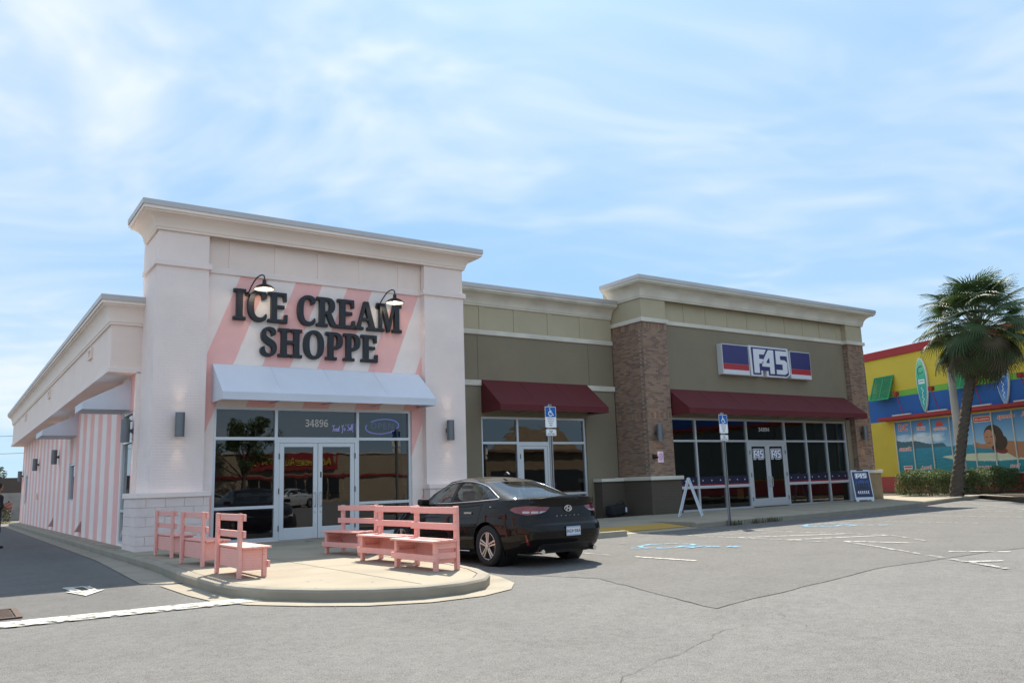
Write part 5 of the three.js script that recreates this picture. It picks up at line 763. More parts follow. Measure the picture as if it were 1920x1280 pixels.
// ================================================================ the surf shop to the right
// its wall frame: s runs along the wall towards the viewer, n points out of it
const SW = { o: new THREE.Vector3(42.2, 0, -26.9), a: Math.atan2(-0.96, -0.28) };
const surf = thing('surf_shop', 'yellow, blue and red surf shop with a mural of a paddling surfer', 'building', [42.2, 0.12, -26.9], Math.atan2(-0.96, -0.28));
{ // local x = along the wall (s), local z = outwards
  const sc = (r, g, b, ro = 0.75) => std(C(r, g, b), ro, { map: rep(texTone, 3.1), bumpMap: rep(texFine, 0.5), bumpScale: 0.002 });
  const Y = sc(0.72, 0.54, 0.055), R = sc(0.40, 0.035, 0.035), G = sc(0.20, 0.50, 0.06), B = sc(0.025, 0.13, 0.42), RB = sc(0.52, 0.085, 0.07), D = -12;
  const slab = (n, y0, y1, m, o = 0) => mesh(n, bx(-7, y0, D, 26, y1, o), m, surf);
  mesh('base_wall', wall('z', -7, 26, -0.3, 0.95, 0, 0.4), RB, surf);
  mesh('yellow_wall', wall('z', -7, 26, 0.95, 3.86, -0.004, 0.4, [[2.0, 25, 1.0, 3.8]]), Y, surf);
  mesh('blue_band', wall('z', -7, 26, 3.86, 5.10, 0, 0.4), B, surf);
  mesh('green_band', wall('z', -7, 26, 5.10, 5.40, 0.004, 0.4), G, surf);
  mesh('upper_yellow_wall', wall('z', -7, 26, 5.40, 7.26, 0, 0.4), Y, surf);
  mesh('coping', rbx(-7.1, 7.26, D, 26.1, 7.68, 0.1, 0.02), R, surf);
  mesh('building_mass', bx(-7, -0.3, D, 26, 7.2, -0.41), Y, surf);
  const can = mesh('canopy', rbx(1.45, 3.86, -0.01, 25.2, 4.04, 0.55, 0.02), R, surf);
  // mural on the glazing: one picture, cut into panes by slim mullions
  const mural = canvasTex(2048, 560, (c, w, h) => {
    const m = w / 11.5; let g = c.createLinearGradient(0, 0, 0, h * 0.55); g.addColorStop(0, '#3c86c6'); g.addColorStop(1, '#a8cfe2'); c.fillStyle = g; c.fillRect(0, 0, w, h);
    for (let k = 0; k < 130; k++) { c.globalAlpha = 0.16; c.fillStyle = '#f2f6f8'; c.beginPath(); c.ellipse(hash(k, 1, 9) * 520, h * (0.26 + 0.16 * hash(k, 2, 9)), 20 + 60 * hash(k, 3, 9), 10 + 18 * hash(k, 4, 9), 0, 0, 7); c.fill(); } c.globalAlpha = 1;
    c.fillStyle = '#3d6a78'; c.beginPath(); c.moveTo(0, h * 0.36); for (let x = 0; x < 560; x += 8) c.lineTo(x, h * (0.35 + 0.00022 * x + 0.016 * Math.sin(x * 0.02) + 0.004 * Math.sin(x * 0.13))); c.lineTo(600, h * 0.56); c.lineTo(0, h * 0.56); c.fill();
    g = c.createLinearGradient(0, h * 0.5, 0, h); g.addColorStop(0, '#2b93ae'); g.addColorStop(0.5, '#1a8ba0'); g.addColorStop(1, '#128a88'); c.fillStyle = g; c.fillRect(0, h * 0.52, w, h);
    for (let k = 0; k < 900; k++) { c.globalAlpha = 0.22; c.strokeStyle = hash(k, 1, 3) > 0.5 ? '#0f566f' : '#8cc9d2'; c.lineWidth = 1 + 3 * hash(k, 2, 3); const x = hash(k, 3, 3) * w, y = h * (0.53 + 0.47 * hash(k, 4, 3)), l = 20 + 70 * hash(k, 5, 3); c.beginPath(); c.moveTo(x, y); c.quadraticCurveTo(x + l / 2, y - 7, x + l, y + 3); c.stroke(); } c.globalAlpha = 1;
    // board and a generic paddling surfer
    c.fillStyle = '#d9ddba'; c.beginPath(); c.moveTo(m * 2.9, h * 0.70); c.quadraticCurveTo(m * 4, h * 0.64, m * 7.6, h * 0.70); c.lineTo(m * 7.6, h * 0.80); c.quadraticCurveTo(m * 4.2, h * 0.84, m * 2.9, h * 0.70); c.fill();
    c.fillStyle = '#b9805c'; c.beginPath(); c.ellipse(m * 6.9, h * 0.60, m * 1.25, h * 0.10, 0.10, 0, 7); c.fill(); c.beginPath(); c.ellipse(m * 8.4, h * 0.58, m * 1.0, h * 0.075, -0.12, 0, 7); c.fill();
    c.lineWidth = h * 0.075; c.strokeStyle = '#b9805c'; c.lineCap = 'round'; c.beginPath(); c.moveTo(m * 6.1, h * 0.56); c.lineTo(m * 5.3, h * 0.56); c.lineTo(m * 4.95, h * 0.52); c.stroke(); c.beginPath(); c.moveTo(m * 6.6, h * 0.64); c.lineTo(m * 7.1, h * 0.74); c.lineTo(m * 8.0, h * 0.76); c.stroke();
    c.fillStyle = '#7d2f2b'; c.beginPath(); c.ellipse(m * 6.25, h * 0.63, m * 0.42, h * 0.06, 0.3, 0, 7); c.fill(); c.fillStyle = '#34553f'; c.beginPath(); c.ellipse(m * 8.5, h * 0.56, m * 0.5, h * 0.08, -0.1, 0, 7); c.fill();
    c.fillStyle = '#3a2a20'; c.beginPath(); c.ellipse(m * 6.0, h * 0.40, m * 0.52, h * 0.19, -0.25, 0, 7); c.fill(); c.beginPath(); c.ellipse(m * 6.35, h * 0.52, m * 0.34, h * 0.13, 0.5, 0, 7); c.fill();
    c.fillStyle = '#c08a68'; c.beginPath(); c.ellipse(m * 5.78, h * 0.43, m * 0.31, h * 0.145, -0.1, 0, 7); c.fill(); c.fillStyle = '#4b2d22'; c.fillRect(m * 5.58, h * 0.40, m * 0.12, h * 0.014); c.fillRect(m * 5.84, h * 0.40, m * 0.12, h * 0.014); c.fillStyle = '#8f4f43'; c.fillRect(m * 5.64, h * 0.50, m * 0.2, h * 0.018);
    for (let k = 0; k < 120; k++) { c.globalAlpha = 0.5; c.fillStyle = '#e6efef'; c.beginPath(); c.arc(m * (5.2 + 4.4 * hash(k, 7, 1)), h * (0.77 + 0.05 * hash(k, 8, 1)), 2 + 6 * hash(k, 9, 1), 0, 7); c.fill(); } c.globalAlpha = 1;
    const red = '#d8401f'; const txt = (s, x, y, px, f = 'bold') => { c.font = f + ' ' + px + 'px sans-serif'; c.lineWidth = 7; c.strokeStyle = '#f2ece6'; c.strokeText(s, x, y); c.fillStyle = red; c.fillText(s, x, y); };
    c.textAlign = 'center'; txt('DC', m * 0.55, h * 0.17, 92); txt('ROXY', m * 1.75, h * 0.19, 46, ''); c.fillStyle = red; c.beginPath(); c.moveTo(m * 1.72, h * 0.04); c.lineTo(m * 1.95, h * 0.08); c.lineTo(m * 1.72, h * 0.13); c.lineTo(m * 1.5, h * 0.08); c.fill();
    c.strokeStyle = red; c.lineWidth = 12; c.beginPath(); c.arc(m * 2.95, h * 0.14, 40, 3.4, 6.1); c.stroke(); c.fillStyle = red; c.beginPath(); c.moveTo(m * 2.7, h * 0.15); c.quadraticCurveTo(m * 2.95, h * 0.02, m * 3.2, h * 0.15); c.fill(); txt('QUIKSILVER', m * 2.95, h * 0.215, 26);
    c.fillStyle = '#f2ece6'; c.fillRect(m * 5.0, h * 0.05, m * 0.98, h * 0.10); c.fillStyle = red; c.fillRect(m * 5.03, h * 0.06, m * 0.92, h * 0.08); c.fillStyle = '#f2ece6'; c.font = 'bold 26px sans-serif'; c.fillText('BILLABONG', m * 5.49, h * 0.118, m * 0.84);
    txt('speedo', m * 6.75, h * 0.12, 46, 'italic bold'); txt('Jansen', m * 8.0, h * 0.10, 48, 'italic'); txt('sanuk', m * 0.55, h * 0.55, 52); txt('reef', m * 6.9, h * 0.93, 42, 'italic bold'); txt('VOLCOM', m * 5.3, h * 0.935, 32); txt('Local', m * 1.85, h * 0.91, 46, 'bold');
    c.fillStyle = red; c.strokeStyle = '#f2ece6'; c.lineWidth = 7; c.beginPath(); c.moveTo(m * 0.32, h * 0.84); c.lineTo(m * 0.9, h * 0.84); c.quadraticCurveTo(m * 0.88, h * 0.97, m * 0.61, h * 0.985); c.quadraticCurveTo(m * 0.34, h * 0.97, m * 0.32, h * 0.84); c.fill(); c.stroke(); c.fillStyle = '#f2ece6'; c.fillRect(m * 0.36, h * 0.875, m * 0.5, h * 0.02);
    txt('RIP', m * 4.1, h * 0.93, 40, 'bold');
  });
  const murM = std(C(0.95, 0.95, 0.95), 0.35, { map: mural });
  const cuts = [2.0, 3.15, 4.40, 5.60, 6.94, 8.02, 9.12, 10.3, 11.5, 12.7, 13.5]; const glz = mesh('glazing_frame', merge([...cuts.map((s) => bx(s - 0.025, 1.02, -0.1, s + 0.025, 3.79, 0.012)), bx(2.02, 3.76, -0.098, 13.5, 3.80, 0.010), bx(1.95, 0.96, -0.09, 13.55, 1.03, 0.06)]), M.creamTrim, surf);
  for (let k = 0; k < cuts.length - 1; k++) { const g = sheetPane(cuts[k] + 0.02, 1.03, cuts[k + 1] - 0.02, 3.77, -0.03), uv = g.attributes.uv; for (let i = 0; i < 4; i++) uv.setX(i, lerp((cuts[k] - 2) / 11.5, (cuts[k + 1] - 2) / 11.5, uv.getX(i))); mesh('mural_pane', g, murM, glz); }
  for (let k = 0; k < 7; k++) mesh('window_pane', sheetPane(13.6 + k * 1.62, 1.03, 15.15 + k * 1.62, 3.77, -0.05), M.glass, glz);
  // green storm shutters propped open, flood lamps on stalks, lamp bars
  const sg = sc(0.03, 0.30, 0.12, 0.6);
  for (const s of [0.95, 6.25, 12.2]) { const t = new THREE.Group(); t.name = 'storm_shutter'; surf.add(t); t.position.set(s, 6.26, 0.02); t.rotation.x = -0.36; const W = 1.42, H = 1.38; mesh('shutter_frame', merge([rbx(0, -H, 0, 0.07, 0, 0.05), rbx(W - 0.07, -H, 0, W, 0, 0.05), rbx(0.07, -0.07, 0.002, W - 0.07, 0, 0.048), rbx(0.07, -H, 0.002, W - 0.07, -H + 0.07, 0.048), rbx(W / 2 - 0.035, -H + 0.07, 0.002, W / 2 + 0.035, -0.07, 0.048)]), sg, t); for (let k = 0; k < 15; k++) { const g = bx(0.07, -0.004, -0.045, W - 0.07, 0.004, 0.045); g.rotateX(1.15); g.translate(0, -0.12 - k * 0.083, 0.025); mesh('louvre', g, sg, t); } }
  for (const s of [3.1, 5.45, 7.95, 10.4]) { mesh('flood_lamp', merge([muv(rod([s, 4.04, 0.35], [s + 0.06, 5.1, 0.75], 0.02, 0.02, 6)), rbx(s - 0.06, 5.05, 0.66, s + 0.18, 5.27, 0.86, 0.02)]), R, surf); mesh('lamp_bar', rbx(s - 0.75, 4.06, 0.3, s + 0.5, 4.13, 0.42, 0.015), M.creamTrim, surf); }
}
// surfboards fixed to the wall: things of their own
function surfboard(s, y, L, W, hues, label) {
  const pts = []; for (let k = 0; k <= 40; k++) { const t = k / 40, w = W / 2 * Math.pow(Math.sin(Math.PI * Math.pow(t, 0.85)), 0.62) * (1 - 0.12 * t); pts.push([w, (0.5 - t) * L]); } const out = [...pts, ...pts.slice(1, -1).reverse().map(([a, b]) => [-a, b])];
  const t = thing('surfboard', label, 'surfboard', [0, 0, 0], surf.rotation.y, 'surfboards on the shop wall'); t.position.copy(new THREE.Vector3(s, y, 0.03).applyAxisAngle(new THREE.Vector3(0, 1, 0), surf.rotation.y).add(surf.position));
  mesh('board', muv(prism(out.map(([a, b]) => [a, b]), 0.07, 0.02)), std(C(0.72, 0.74, 0.68), 0.3), t);
  const tex = canvasTex(128, 512, (c, w, h) => { const g = c.createLinearGradient(0, 0, 0, h); hues.forEach((q, k) => g.addColorStop(k / (hues.length - 1), q)); c.fillStyle = g; c.fillRect(0, 0, w, h); c.strokeStyle = 'rgba(10,60,50,0.8)'; c.lineWidth = 7; c.beginPath(); c.arc(64, 120, 30, 0.4, 5.2); c.stroke(); c.beginPath(); c.moveTo(40, 170); c.bezierCurveTo(20, 110, 60, 60, 90, 90); c.stroke(); c.fillStyle = 'rgba(240,244,240,0.9)'; c.fillRect(30, 205, 68, 42); c.fillStyle = '#335'; c.fillRect(38, 220, 52, 6); c.strokeStyle = 'rgba(230,245,240,0.9)'; c.lineWidth = 6; for (let k = 0; k < 4; k++) { c.beginPath(); c.moveTo(64, 280 + k * 40); c.bezierCurveTo(30 + 20 * (k & 1), 290 + k * 40, 100 - 30 * (k & 1), 310 + k * 40, 64, 320 + k * 40); c.stroke(); } });
  const inn = out.map(([a, b]) => [a * 0.86, b * 0.95]); const g = new THREE.ShapeGeometry(new THREE.Shape(inn.map(([a, b]) => new THREE.Vector2(a, b)))); const p = g.attributes.position, uv = g.attributes.uv; for (let i = 0; i < p.count; i++) uv.setXY(i, p.getX(i) / W + 0.5, p.getY(i) / L + 0.5); g.translate(0, 0, 0.0935); mesh('print', g, std(C(1, 1, 1), 0.25, { map: tex }), t);
}
surfboard(4.30, 5.50, 2.8, 0.76, ['#9fd8a8', '#35b88a', '#1fa0a0', '#48c0a0'], 'green longboard with scroll print hung on the yellow shop wall');
surfboard(8.97, 5.2, 2.4, 0.74, ['#c8dcec', '#5aa0e0', '#2f6fc0', '#9cc8ee'], 'blue surfboard hung on the shop wall behind the palm crown');

// ---------------------------------------------------------------- planting bed, hedges, light pole, palm
const bedY = 0.30;
M.soil = std(C(0.10, 0.078, 0.05), 1, { map: rep(texStain, 0.8), bumpMap: rep(texFine, 0.3), bumpScale: 0.02 });
{ const g = new THREE.ShapeGeometry(new THREE.Shape([[32.3, 17.4], [34.7, 17.62], [31.3, 14.5], [24, 7.8], [18.2, 2.6], [70, 2.6], [70, 45], [34.6, 45], [34.6, 24]].map(([x, z]) => new THREE.Vector2(x, z)))); g.rotateX(-Math.PI / 2); g.translate(0, bedY - 0.02, 0); struct('planting_bed', muv(g), M.soil); }
M.leaf = phys(C(0.08, 0.125, 0.028), 0.8, { side: THREE.DoubleSide, transmission: 0.35, thickness: 0 });
M.leafLight = phys(C(0.16, 0.22, 0.045), 0.8, { side: THREE.DoubleSide, transmission: 0.35, thickness: 0 });
function leafMass(n, place, size, up = 0.5) {                  // n leaves as folded rhombs
  const pos = []; const v = new THREE.Vector3(), q = new THREE.Quaternion(), e = new THREE.Euler();
  for (let i = 0; i < n; i++) { const p = place(); const s = size * rr(0.7, 1.35); e.set(rr(-1.3, 1.3), rnd() * 6.28, rr(-1.0, 1.0)); q.setFromEuler(e); const c = [[0, 0, -0.5], [0.28, 0.06, 0], [0, 0, 0.5], [-0.28, 0.06, 0]].map(([a, b, d]) => v.set(a * s, b * s, d * s).applyQuaternion(q).add(p).toArray()); pos.push(...c[0], ...c[1], ...c[2], ...c[0], ...c[2], ...c[3]); }
  const g = new THREE.BufferGeometry(); g.setAttribute('position', new THREE.Float32BufferAttribute(pos, 3)); g.computeVertexNormals(); return g;
}
function hedge(name, pos, rx, ry, rz, n, label, size = 0.075) {
  const t = thing(name, label, 'hedge', pos); const lump = (x, z) => 0.82 + 0.3 * fbm(x * 1.6 + pos[0], z * 1.6, 3, 0, 33);
  const at = (shell) => { const a = rnd() * 6.283, h = rnd(), r = Math.pow(rnd(), shell), box = 1 / Math.max(Math.abs(Math.cos(a)), Math.abs(Math.sin(a))), rr2 = lerp(1, box, 0.6) * r; const x = Math.cos(a) * rr2 * rx, z = Math.sin(a) * rr2 * rz, top = ry * lump(x, z) * (1 - 0.25 * r * r); return new THREE.Vector3(x, 0.06 + top * (r > 0.85 ? h : Math.pow(h, 0.35)), z); };
  mesh('foliage', muv(leafMass(n, () => at(0.3), size)), M.leaf, t); mesh('new_growth', muv(leafMass(Math.floor(n * 0.35), () => at(0.3), size * 0.9)), M.leafLight, t);
  const st = []; for (let k = 0; k < 14; k++) { const x = rr(-0.7, 0.7) * rx, z = rr(-0.7, 0.7) * rz; st.push(muv(rod([x, 0, z], [x + rr(-0.1, 0.1), ry * 0.7, z + rr(-0.1, 0.1)], 0.018, 0.008, 5))); } mesh('stems', merge(st), std(C(0.12, 0.08, 0.05), 0.9), t).userData.kind = 'stuff';
}
hedge('round_hedge', [34.5, bedY - 0.02, -19.5], 1.2, 1.1, 1.0, 9000, 'clipped round green hedge left of the palm trunk');
hedge('long_hedge', [38.0, bedY - 0.02, -18.7], 2.3, 1.1, 0.8, 12000, 'long clipped green hedge right of the light pole along the surf shop');
hedge('long_hedge', [40.5, bedY - 0.02, -15.4], 2.2, 1.1, 0.9, 9000, 'long clipped green hedge at the far end of the planting bed under the mural');
{ // light pole with a flat area lamp
  const t = thing('light_pole', 'pale concrete light pole beside the palm trunk', 'light pole', [36.6, bedY, -19.05]);
  const cm = std(C(0.50, 0.48, 0.44), 0.85, { map: rep(texTone, 1.3) });
  mesh('pole', muv(new THREE.CylinderGeometry(0.11, 0.20, 8.8, 8).translate(0, 4.4, 0)), cm, t); mesh('base', muv(new THREE.CylinderGeometry(0.3, 0.3, 0.35, 20).translate(0, 0.17, 0)), cm, t);
  const h = mesh('lamp_head', rbx(-1.15, 8.62, -0.2, -0.35, 8.76, 0.2, 0.03), M.lampGrey, t); h.rotation.z = -0.12; h.position.y = -0.05; mesh('lamp_arm', muv(rod([0, 8.6, 0], [-0.45, 8.68, 0], 0.04)), M.lampGrey, t); mesh('lens', bx(-1.05, 8.612, -0.15, -0.45, 8.619, 0.15), M.creamTrim, h);
}
{ // cabbage palm: leaning trunk, round crown of fans, skirt of hanging fans
  const base = new THREE.Vector3(33.42, bedY - 0.05, -17.75), side = new THREE.Vector3(0.82, 0, 0.57);
  const t = thing('palm_tree', 'leaning fan palm with a shaggy skirt at the corner of the planting bed', 'palm tree', base.toArray());
  const cen = (h) => side.clone().multiplyScalar(1.55 * Math.pow(h / 6.2, 1.15)).setY(h);
  const trunkPts = [0, 1, 2, 3, 4, 5, 6.5].map((h) => cen(h)); const cv = new THREE.CatmullRomCurve3(trunkPts);
  const tg = new THREE.TubeGeometry(cv, 120, 1, 14, false); { const p = tg.attributes.position; for (let i = 0; i < p.count; i++) { const ring = Math.floor(i / 15), u = ring / 120, c = cv.getPointAt(u), r = lerp(0.27, 0.19, sm(0, 0.25, u)) * (1 + 0.10 * Math.sin(u * 190 + 2 * Math.sin(i * 2.1)) + 0.16 * (hash(i, ring, 4) - 0.5)); p.setXYZ(i, c.x + (p.getX(i) - c.x) * r, c.y + (p.getY(i) - c.y) * r, c.z + (p.getZ(i) - c.z) * r); } tg.computeVertexNormals(); }
  mesh('trunk', muv(tg), std(C(0.155, 0.125, 0.095), 0.95, { map: rep(texStain, 0.6), bumpMap: rep(texFine, 0.2), bumpScale: 0.02 }), t);
  const green = phys(C(0.07, 0.125, 0.036), 0.6, { side: THREE.DoubleSide, transmission: 0.3, thickness: 0 }), green2 = phys(C(0.10, 0.155, 0.042), 0.6, { side: THREE.DoubleSide, transmission: 0.35, thickness: 0 }), dry = phys(C(0.105, 0.082, 0.045), 0.7, { side: THREE.DoubleSide }), stalk = std(C(0.13, 0.13, 0.05), 0.7);
  const fan = (len, droop) => { const pos = []; const n = 30; for (let k = 0; k < n; k++) { const a = lerp(-2.25, 2.25, k / (n - 1)), L = len * (0.62 + 0.38 * Math.cos(a * 0.55)) * rr(0.85, 1.05), w = 0.026; const d = [Math.sin(a), 0, Math.cos(a)], n2 = [Math.cos(a), 0, -Math.sin(a)], seg = 4; let prev = null; for (let q = 0; q <= seg; q++) { const u = q / seg, r = L * u, y = -droop * r * r - 0.05 * Math.abs(Math.sin(a)) * r + (u > 0.7 ? -0.3 * (u - 0.7) * L : 0), ww = w * (u < 0.15 ? 0.4 + 4 * u : 1) * (1 - Math.pow(u, 3)); const l = [d[0] * r - n2[0] * ww, y, d[2] * r - n2[2] * ww], c = [d[0] * r, y + 0.014, d[2] * r], R = [d[0] * r + n2[0] * ww, y, d[2] * r + n2[2] * ww]; if (prev) pos.push(...prev[0], ...prev[1], ...c, ...prev[0], ...c, ...l, ...prev[1], ...prev[2], ...R, ...prev[1], ...R, ...c); prev = [l, c, R]; } } const g = new THREE.BufferGeometry(); g.setAttribute('position', new THREE.Float32BufferAttribute(pos, 3)); g.computeVertexNormals(); return muv(g); };
  const fans = [fan(0.95, 0.25), fan(0.85, 0.45), fan(1.05, 0.2), fan(0.9, 0.7)];
  const head = cen(6.6);
  const addFrond = (el, az, stem, fi, mat) => { const g = new THREE.Group(); g.name = 'frond'; t.add(g); g.position.copy(head); g.rotation.order = 'YXZ'; g.rotation.set(-el, az, rr(-0.4, 0.4)); const bend = 0.25; mesh('leaf_stalk', tube([[0, 0, 0.1], [0, 0.05, stem * 0.5], [0, -0.02 * stem, stem]], 0.017, 5, 8), stalk, g); const f = mesh('fan_leaf', fans[fi], mat, g); f.position.set(0, -0.02 * stem, stem); f.rotation.x = rr(0.1, 0.7); };
  for (let k = 0; k < 70; k++) { const u = (k + 0.5) / 70, el = lerp(-0.25, 1.5, Math.pow(u, 0.9)); addFrond(el, k * 2.39996, rr(1.15, 1.75) + 0.35 * u, k % 3, k % 4 ? green : green2); }
  for (let k = 0; k < 76; k++) addFrond(lerp(-0.3, -1.2, rnd()), k * 2.39996 + 0.3, rr(0.9, 1.6), k % 4, k % 5 === 0 ? dry : k % 3 ? green : dry);
}
// ---------------------------------------------------------------- far left: walls, hedge, tree, person, wires
{
  const w1 = one('block_wall', bx(-14, -0.1, -66.4, 9, 1.85, -66), std(C(0.30, 0.29, 0.27), 0.9, { map: rep(texStain, 2), bumpMap: rep(texBrickBump, 4.8), bumpScale: 0.01 }), 'grey block wall behind the red-tipped hedge beyond the wing', 'wall');
  one('screen_fence', merge([bx(-14, 1.7, -70.3, 12, 2.95, -70.2), ...[-12, -9, -6, -3, 0, 3, 6, 9].map((x) => bx(x, 0, -70.4, x + 0.1, 3.0, -70.3))]), std(C(0.085, 0.065, 0.055), 0.9), 'dark brown screen fence above the grey block wall', 'fence');
  const t = thing('red_tip_hedge', 'red-tipped photinia hedge in front of the grey block wall', 'hedge', [2.4, 0.0, -59.5]);
  mesh('foliage', muv(leafMass(5000, () => new THREE.Vector3(rr(-4, 1.3), Math.pow(rnd(), 0.6) * 0.95, rr(-0.7, 0.7)), 0.1)), phys(C(0.075, 0.075, 0.03), 0.6, { side: THREE.DoubleSide }), t);
  mesh('red_tips', muv(leafMass(3000, () => new THREE.Vector3(rr(-4, 1.3), rr(0.8, 1.2), rr(-0.7, 0.7)), 0.1)), phys(C(0.36, 0.06, 0.05), 0.6, { side: THREE.DoubleSide }), t);
  mesh('stems', merge([...Array(12)].map((_, k) => { const x = -3.8 + k * 0.43; return muv(rod([x, 0, rr(-0.3, 0.3)], [x + 0.1, 0.8, 0], 0.02, 0.01, 5)); })), std(C(0.1, 0.07, 0.05), 0.9), t).userData.kind = 'stuff';
  struct('grass_strip', muv(new THREE.PlaneGeometry(16, 5).rotateX(-Math.PI / 2).translate(-4, 0.03, -60.5)), std(C(0.16, 0.15, 0.06), 1, { map: rep(texStain, 1.2) }));
}
function leafyTree(pos, H, R, n, label, group) {
  const t = thing('leafy_tree', label, 'tree', pos, 0, group), bark = std(C(0.10, 0.08, 0.06), 0.95), gr = phys(C(0.05, 0.085, 0.022), 0.6, { side: THREE.DoubleSide }), gl = phys(C(0.10, 0.14, 0.03), 0.6, { side: THREE.DoubleSide });
  const limbs = [], clumps = []; mesh('trunk', muv(rod([0, 0, 0], [0.15, H * 0.5, 0.1], 0.22, 0.14, 9)), bark, t);
  for (let k = 0; k < 22; k++) { const a = k * 2.4, u = rr(0.25, 1), y = H * lerp(0.42, 0.93, rnd()), r = R * u * Math.sqrt(Math.max(0.1, 1 - Math.pow((y / H - 0.62) / 0.42, 2))); const p = [Math.cos(a) * r, y, Math.sin(a) * r]; limbs.push(muv(rod([0.1, H * rr(0.28, 0.5), 0.05], p, 0.07, 0.02, 6))); clumps.push([...p, rr(0.55, 1.0) * R * 0.36]); }
  mesh('limbs', merge(limbs), bark, t);
  const at = () => { const c = clumps[Math.floor(rnd() * clumps.length)], v = new THREE.Vector3(rr(-1, 1), rr(-1, 1), rr(-1, 1)).normalize().multiplyScalar(c[3] * Math.pow(rnd(), 0.4)); v.y *= 0.75; return v.add(new THREE.Vector3(c[0], c[1], c[2])); };
  mesh('crown', muv(leafMass(n, at, 0.22)), gr, t); mesh('crown_tips', muv(leafMass(Math.floor(n * 0.4), at, 0.2)), gl, t);
  return t;
}
leafyTree([1.6, 0, -79], 5.0, 2.9, 7000, 'leafy green tree behind the dark screen fence', 'background trees');
{ // overhead wires beyond the wing, on their poles
  const wood = std(C(0.12, 0.09, 0.07), 0.9);
  const t = thing('utility_pole', 'wooden utility pole standing far behind the striped wing', 'utility pole', [-9, 0, -92]); mesh('pole', muv(rod([0, 0, 0], [0, 9.5, 0], 0.16, 0.11, 10)), wood, t); mesh('cross_arm', rbx(-1, 8.9, -0.06, 1, 9.03, 0.06), wood, t);
  for (const [y, y2, lab] of [[7.5, 7.2, 'upper overhead wire behind the striped wing'], [5.8, 5.6, 'lower overhead wire behind the striped wing']]) one('overhead_wire', tube([[-9, y + 0.4, -92], [0, y2, -91], [14, y + 0.2, -90], [30, y + 0.8, -89]], 0.02, 5, 30), M.black, lab, 'wire');
}
{ // the person at the edge of the drive, looking down at something in the hands
  const J = { hip: [0, 0.95, 0], chest: [0.01, 1.32, 0], neck: [0.02, 1.52, 0.0], head: [0.06, 1.66, 0.0] };
  const B = [[[0, 0.93, 0], [0, 1.12, 0], 0.155, 0.145], [[0, 1.12, 0], [0.0, 1.36, 0], 0.145, 0.165], [[0, 1.4, -0.16], [0, 1.4, 0.16], 0.085, 0.085], [[0.01, 1.42, 0], [0.03, 1.56, 0], 0.062, 0.056], [[0.05, 1.66, 0], [0.06, 1.71, 0], 0.088, 0.098],
    [[0, 0.93, -0.09], [0.01, 0.5, -0.1], 0.098, 0.066], [[0.01, 0.5, -0.1], [-0.01, 0.1, -0.1], 0.062, 0.044], [[0, 0.93, 0.09], [0.03, 0.5, 0.11], 0.098, 0.066], [[0.03, 0.5, 0.11], [0.02, 0.1, 0.11], 0.062, 0.044], [[-0.03, 0.05, -0.1], [0.16, 0.035, -0.11], 0.045, 0.034], [[0, 0.05, 0.11], [0.18, 0.035, 0.12], 0.045, 0.034],
    [[0, 1.41, -0.2], [0.02, 1.14, -0.23], 0.056, 0.045], [[0.02, 1.14, -0.23], [0.25, 1.2, -0.12], 0.043, 0.032], [[0, 1.41, 0.2], [0.02, 1.14, 0.23], 0.056, 0.045], [[0.02, 1.14, 0.23], [0.25, 1.2, 0.1], 0.043, 0.032], [[0.145, 1.645, 0], [0.165, 1.625, 0], 0.016, 0.013]];
  const sd = (p, a, b, ra, rb) => { const ba = [b[0] - a[0], b[1] - a[1], b[2] - a[2]], pa = [p[0] - a[0], p[1] - a[1], p[2] - a[2]], h = cl01((pa[0] * ba[0] + pa[1] * ba[1] + pa[2] * ba[2]) / (ba[0] ** 2 + ba[1] ** 2 + ba[2] ** 2)); return Math.hypot(pa[0] - ba[0] * h, pa[1] - ba[1] * h, pa[2] - ba[2] * h) - lerp(ra, rb, h); };
  const field = (bones, k) => (p) => { let d = 1e3; for (const [a, b, ra, rb] of bones) { const e = sd(p, a, b, ra, rb), h = Math.max(k - Math.abs(d - e), 0) / k; d = Math.min(d, e) - h * h * k * 0.25; } return d; };
  function polygonise(f, cx, cy, cz, half, res) { const mc = new MarchingCubes(res, M.dark, false, false, 120000); mc.isolation = 0; for (let k = 0; k < res; k++) for (let j = 0; j < res; j++) for (let i = 0; i < res; i++) { const g = (v) => (v - res / 2) / (res / 2); mc.field[i + j * res + k * res * res] = -f([cx + g(i) * half, cy + g(j) * half, cz + g(k) * half]); } mc.update(); const n = mc.count, pos = mc.positionArray.slice(0, n * 3), nor = mc.normalArray.slice(0, n * 3); for (let i = 0; i < n; i++) { pos[i * 3] = cx + pos[i * 3] * half; pos[i * 3 + 1] = cy + pos[i * 3 + 1] * half; pos[i * 3 + 2] = cz + pos[i * 3 + 2] * half; } const g = new THREE.BufferGeometry(); g.setAttribute('position', new THREE.BufferAttribute(new Float32Array(pos), 3)); g.computeVertexNormals(); return g; }
  const hand = (s) => { const c = [0.27, 1.205, s * 0.105], o = [[c, [0.335, 1.215, s * 0.085], 0.026, 0.024]]; for (let q = 0; q < 4; q++) { const y = 1.238 - q * 0.02, L = [0.05, 0.056, 0.052, 0.042][q]; o.push([[0.335, y - 0.004, s * 0.085], [0.335 + L * 0.7, y, s * 0.068], 0.009, 0.0085], [[0.335 + L * 0.7, y, s * 0.068], [0.335 + L, y + 0.002, s * 0.04], 0.0085, 0.0075]); } o.push([[0.29, 1.225, s * 0.09], [0.325, 1.25, s * 0.06], 0.011, 0.009], [[0.325, 1.25, s * 0.06], [0.35, 1.25, s * 0.04], 0.009, 0.008]); return o; };
  const t = thing('person', 'person in dark clothes standing on the drive, looking down at the hands', 'person', [1.36, 0.005, -28], 0.5);
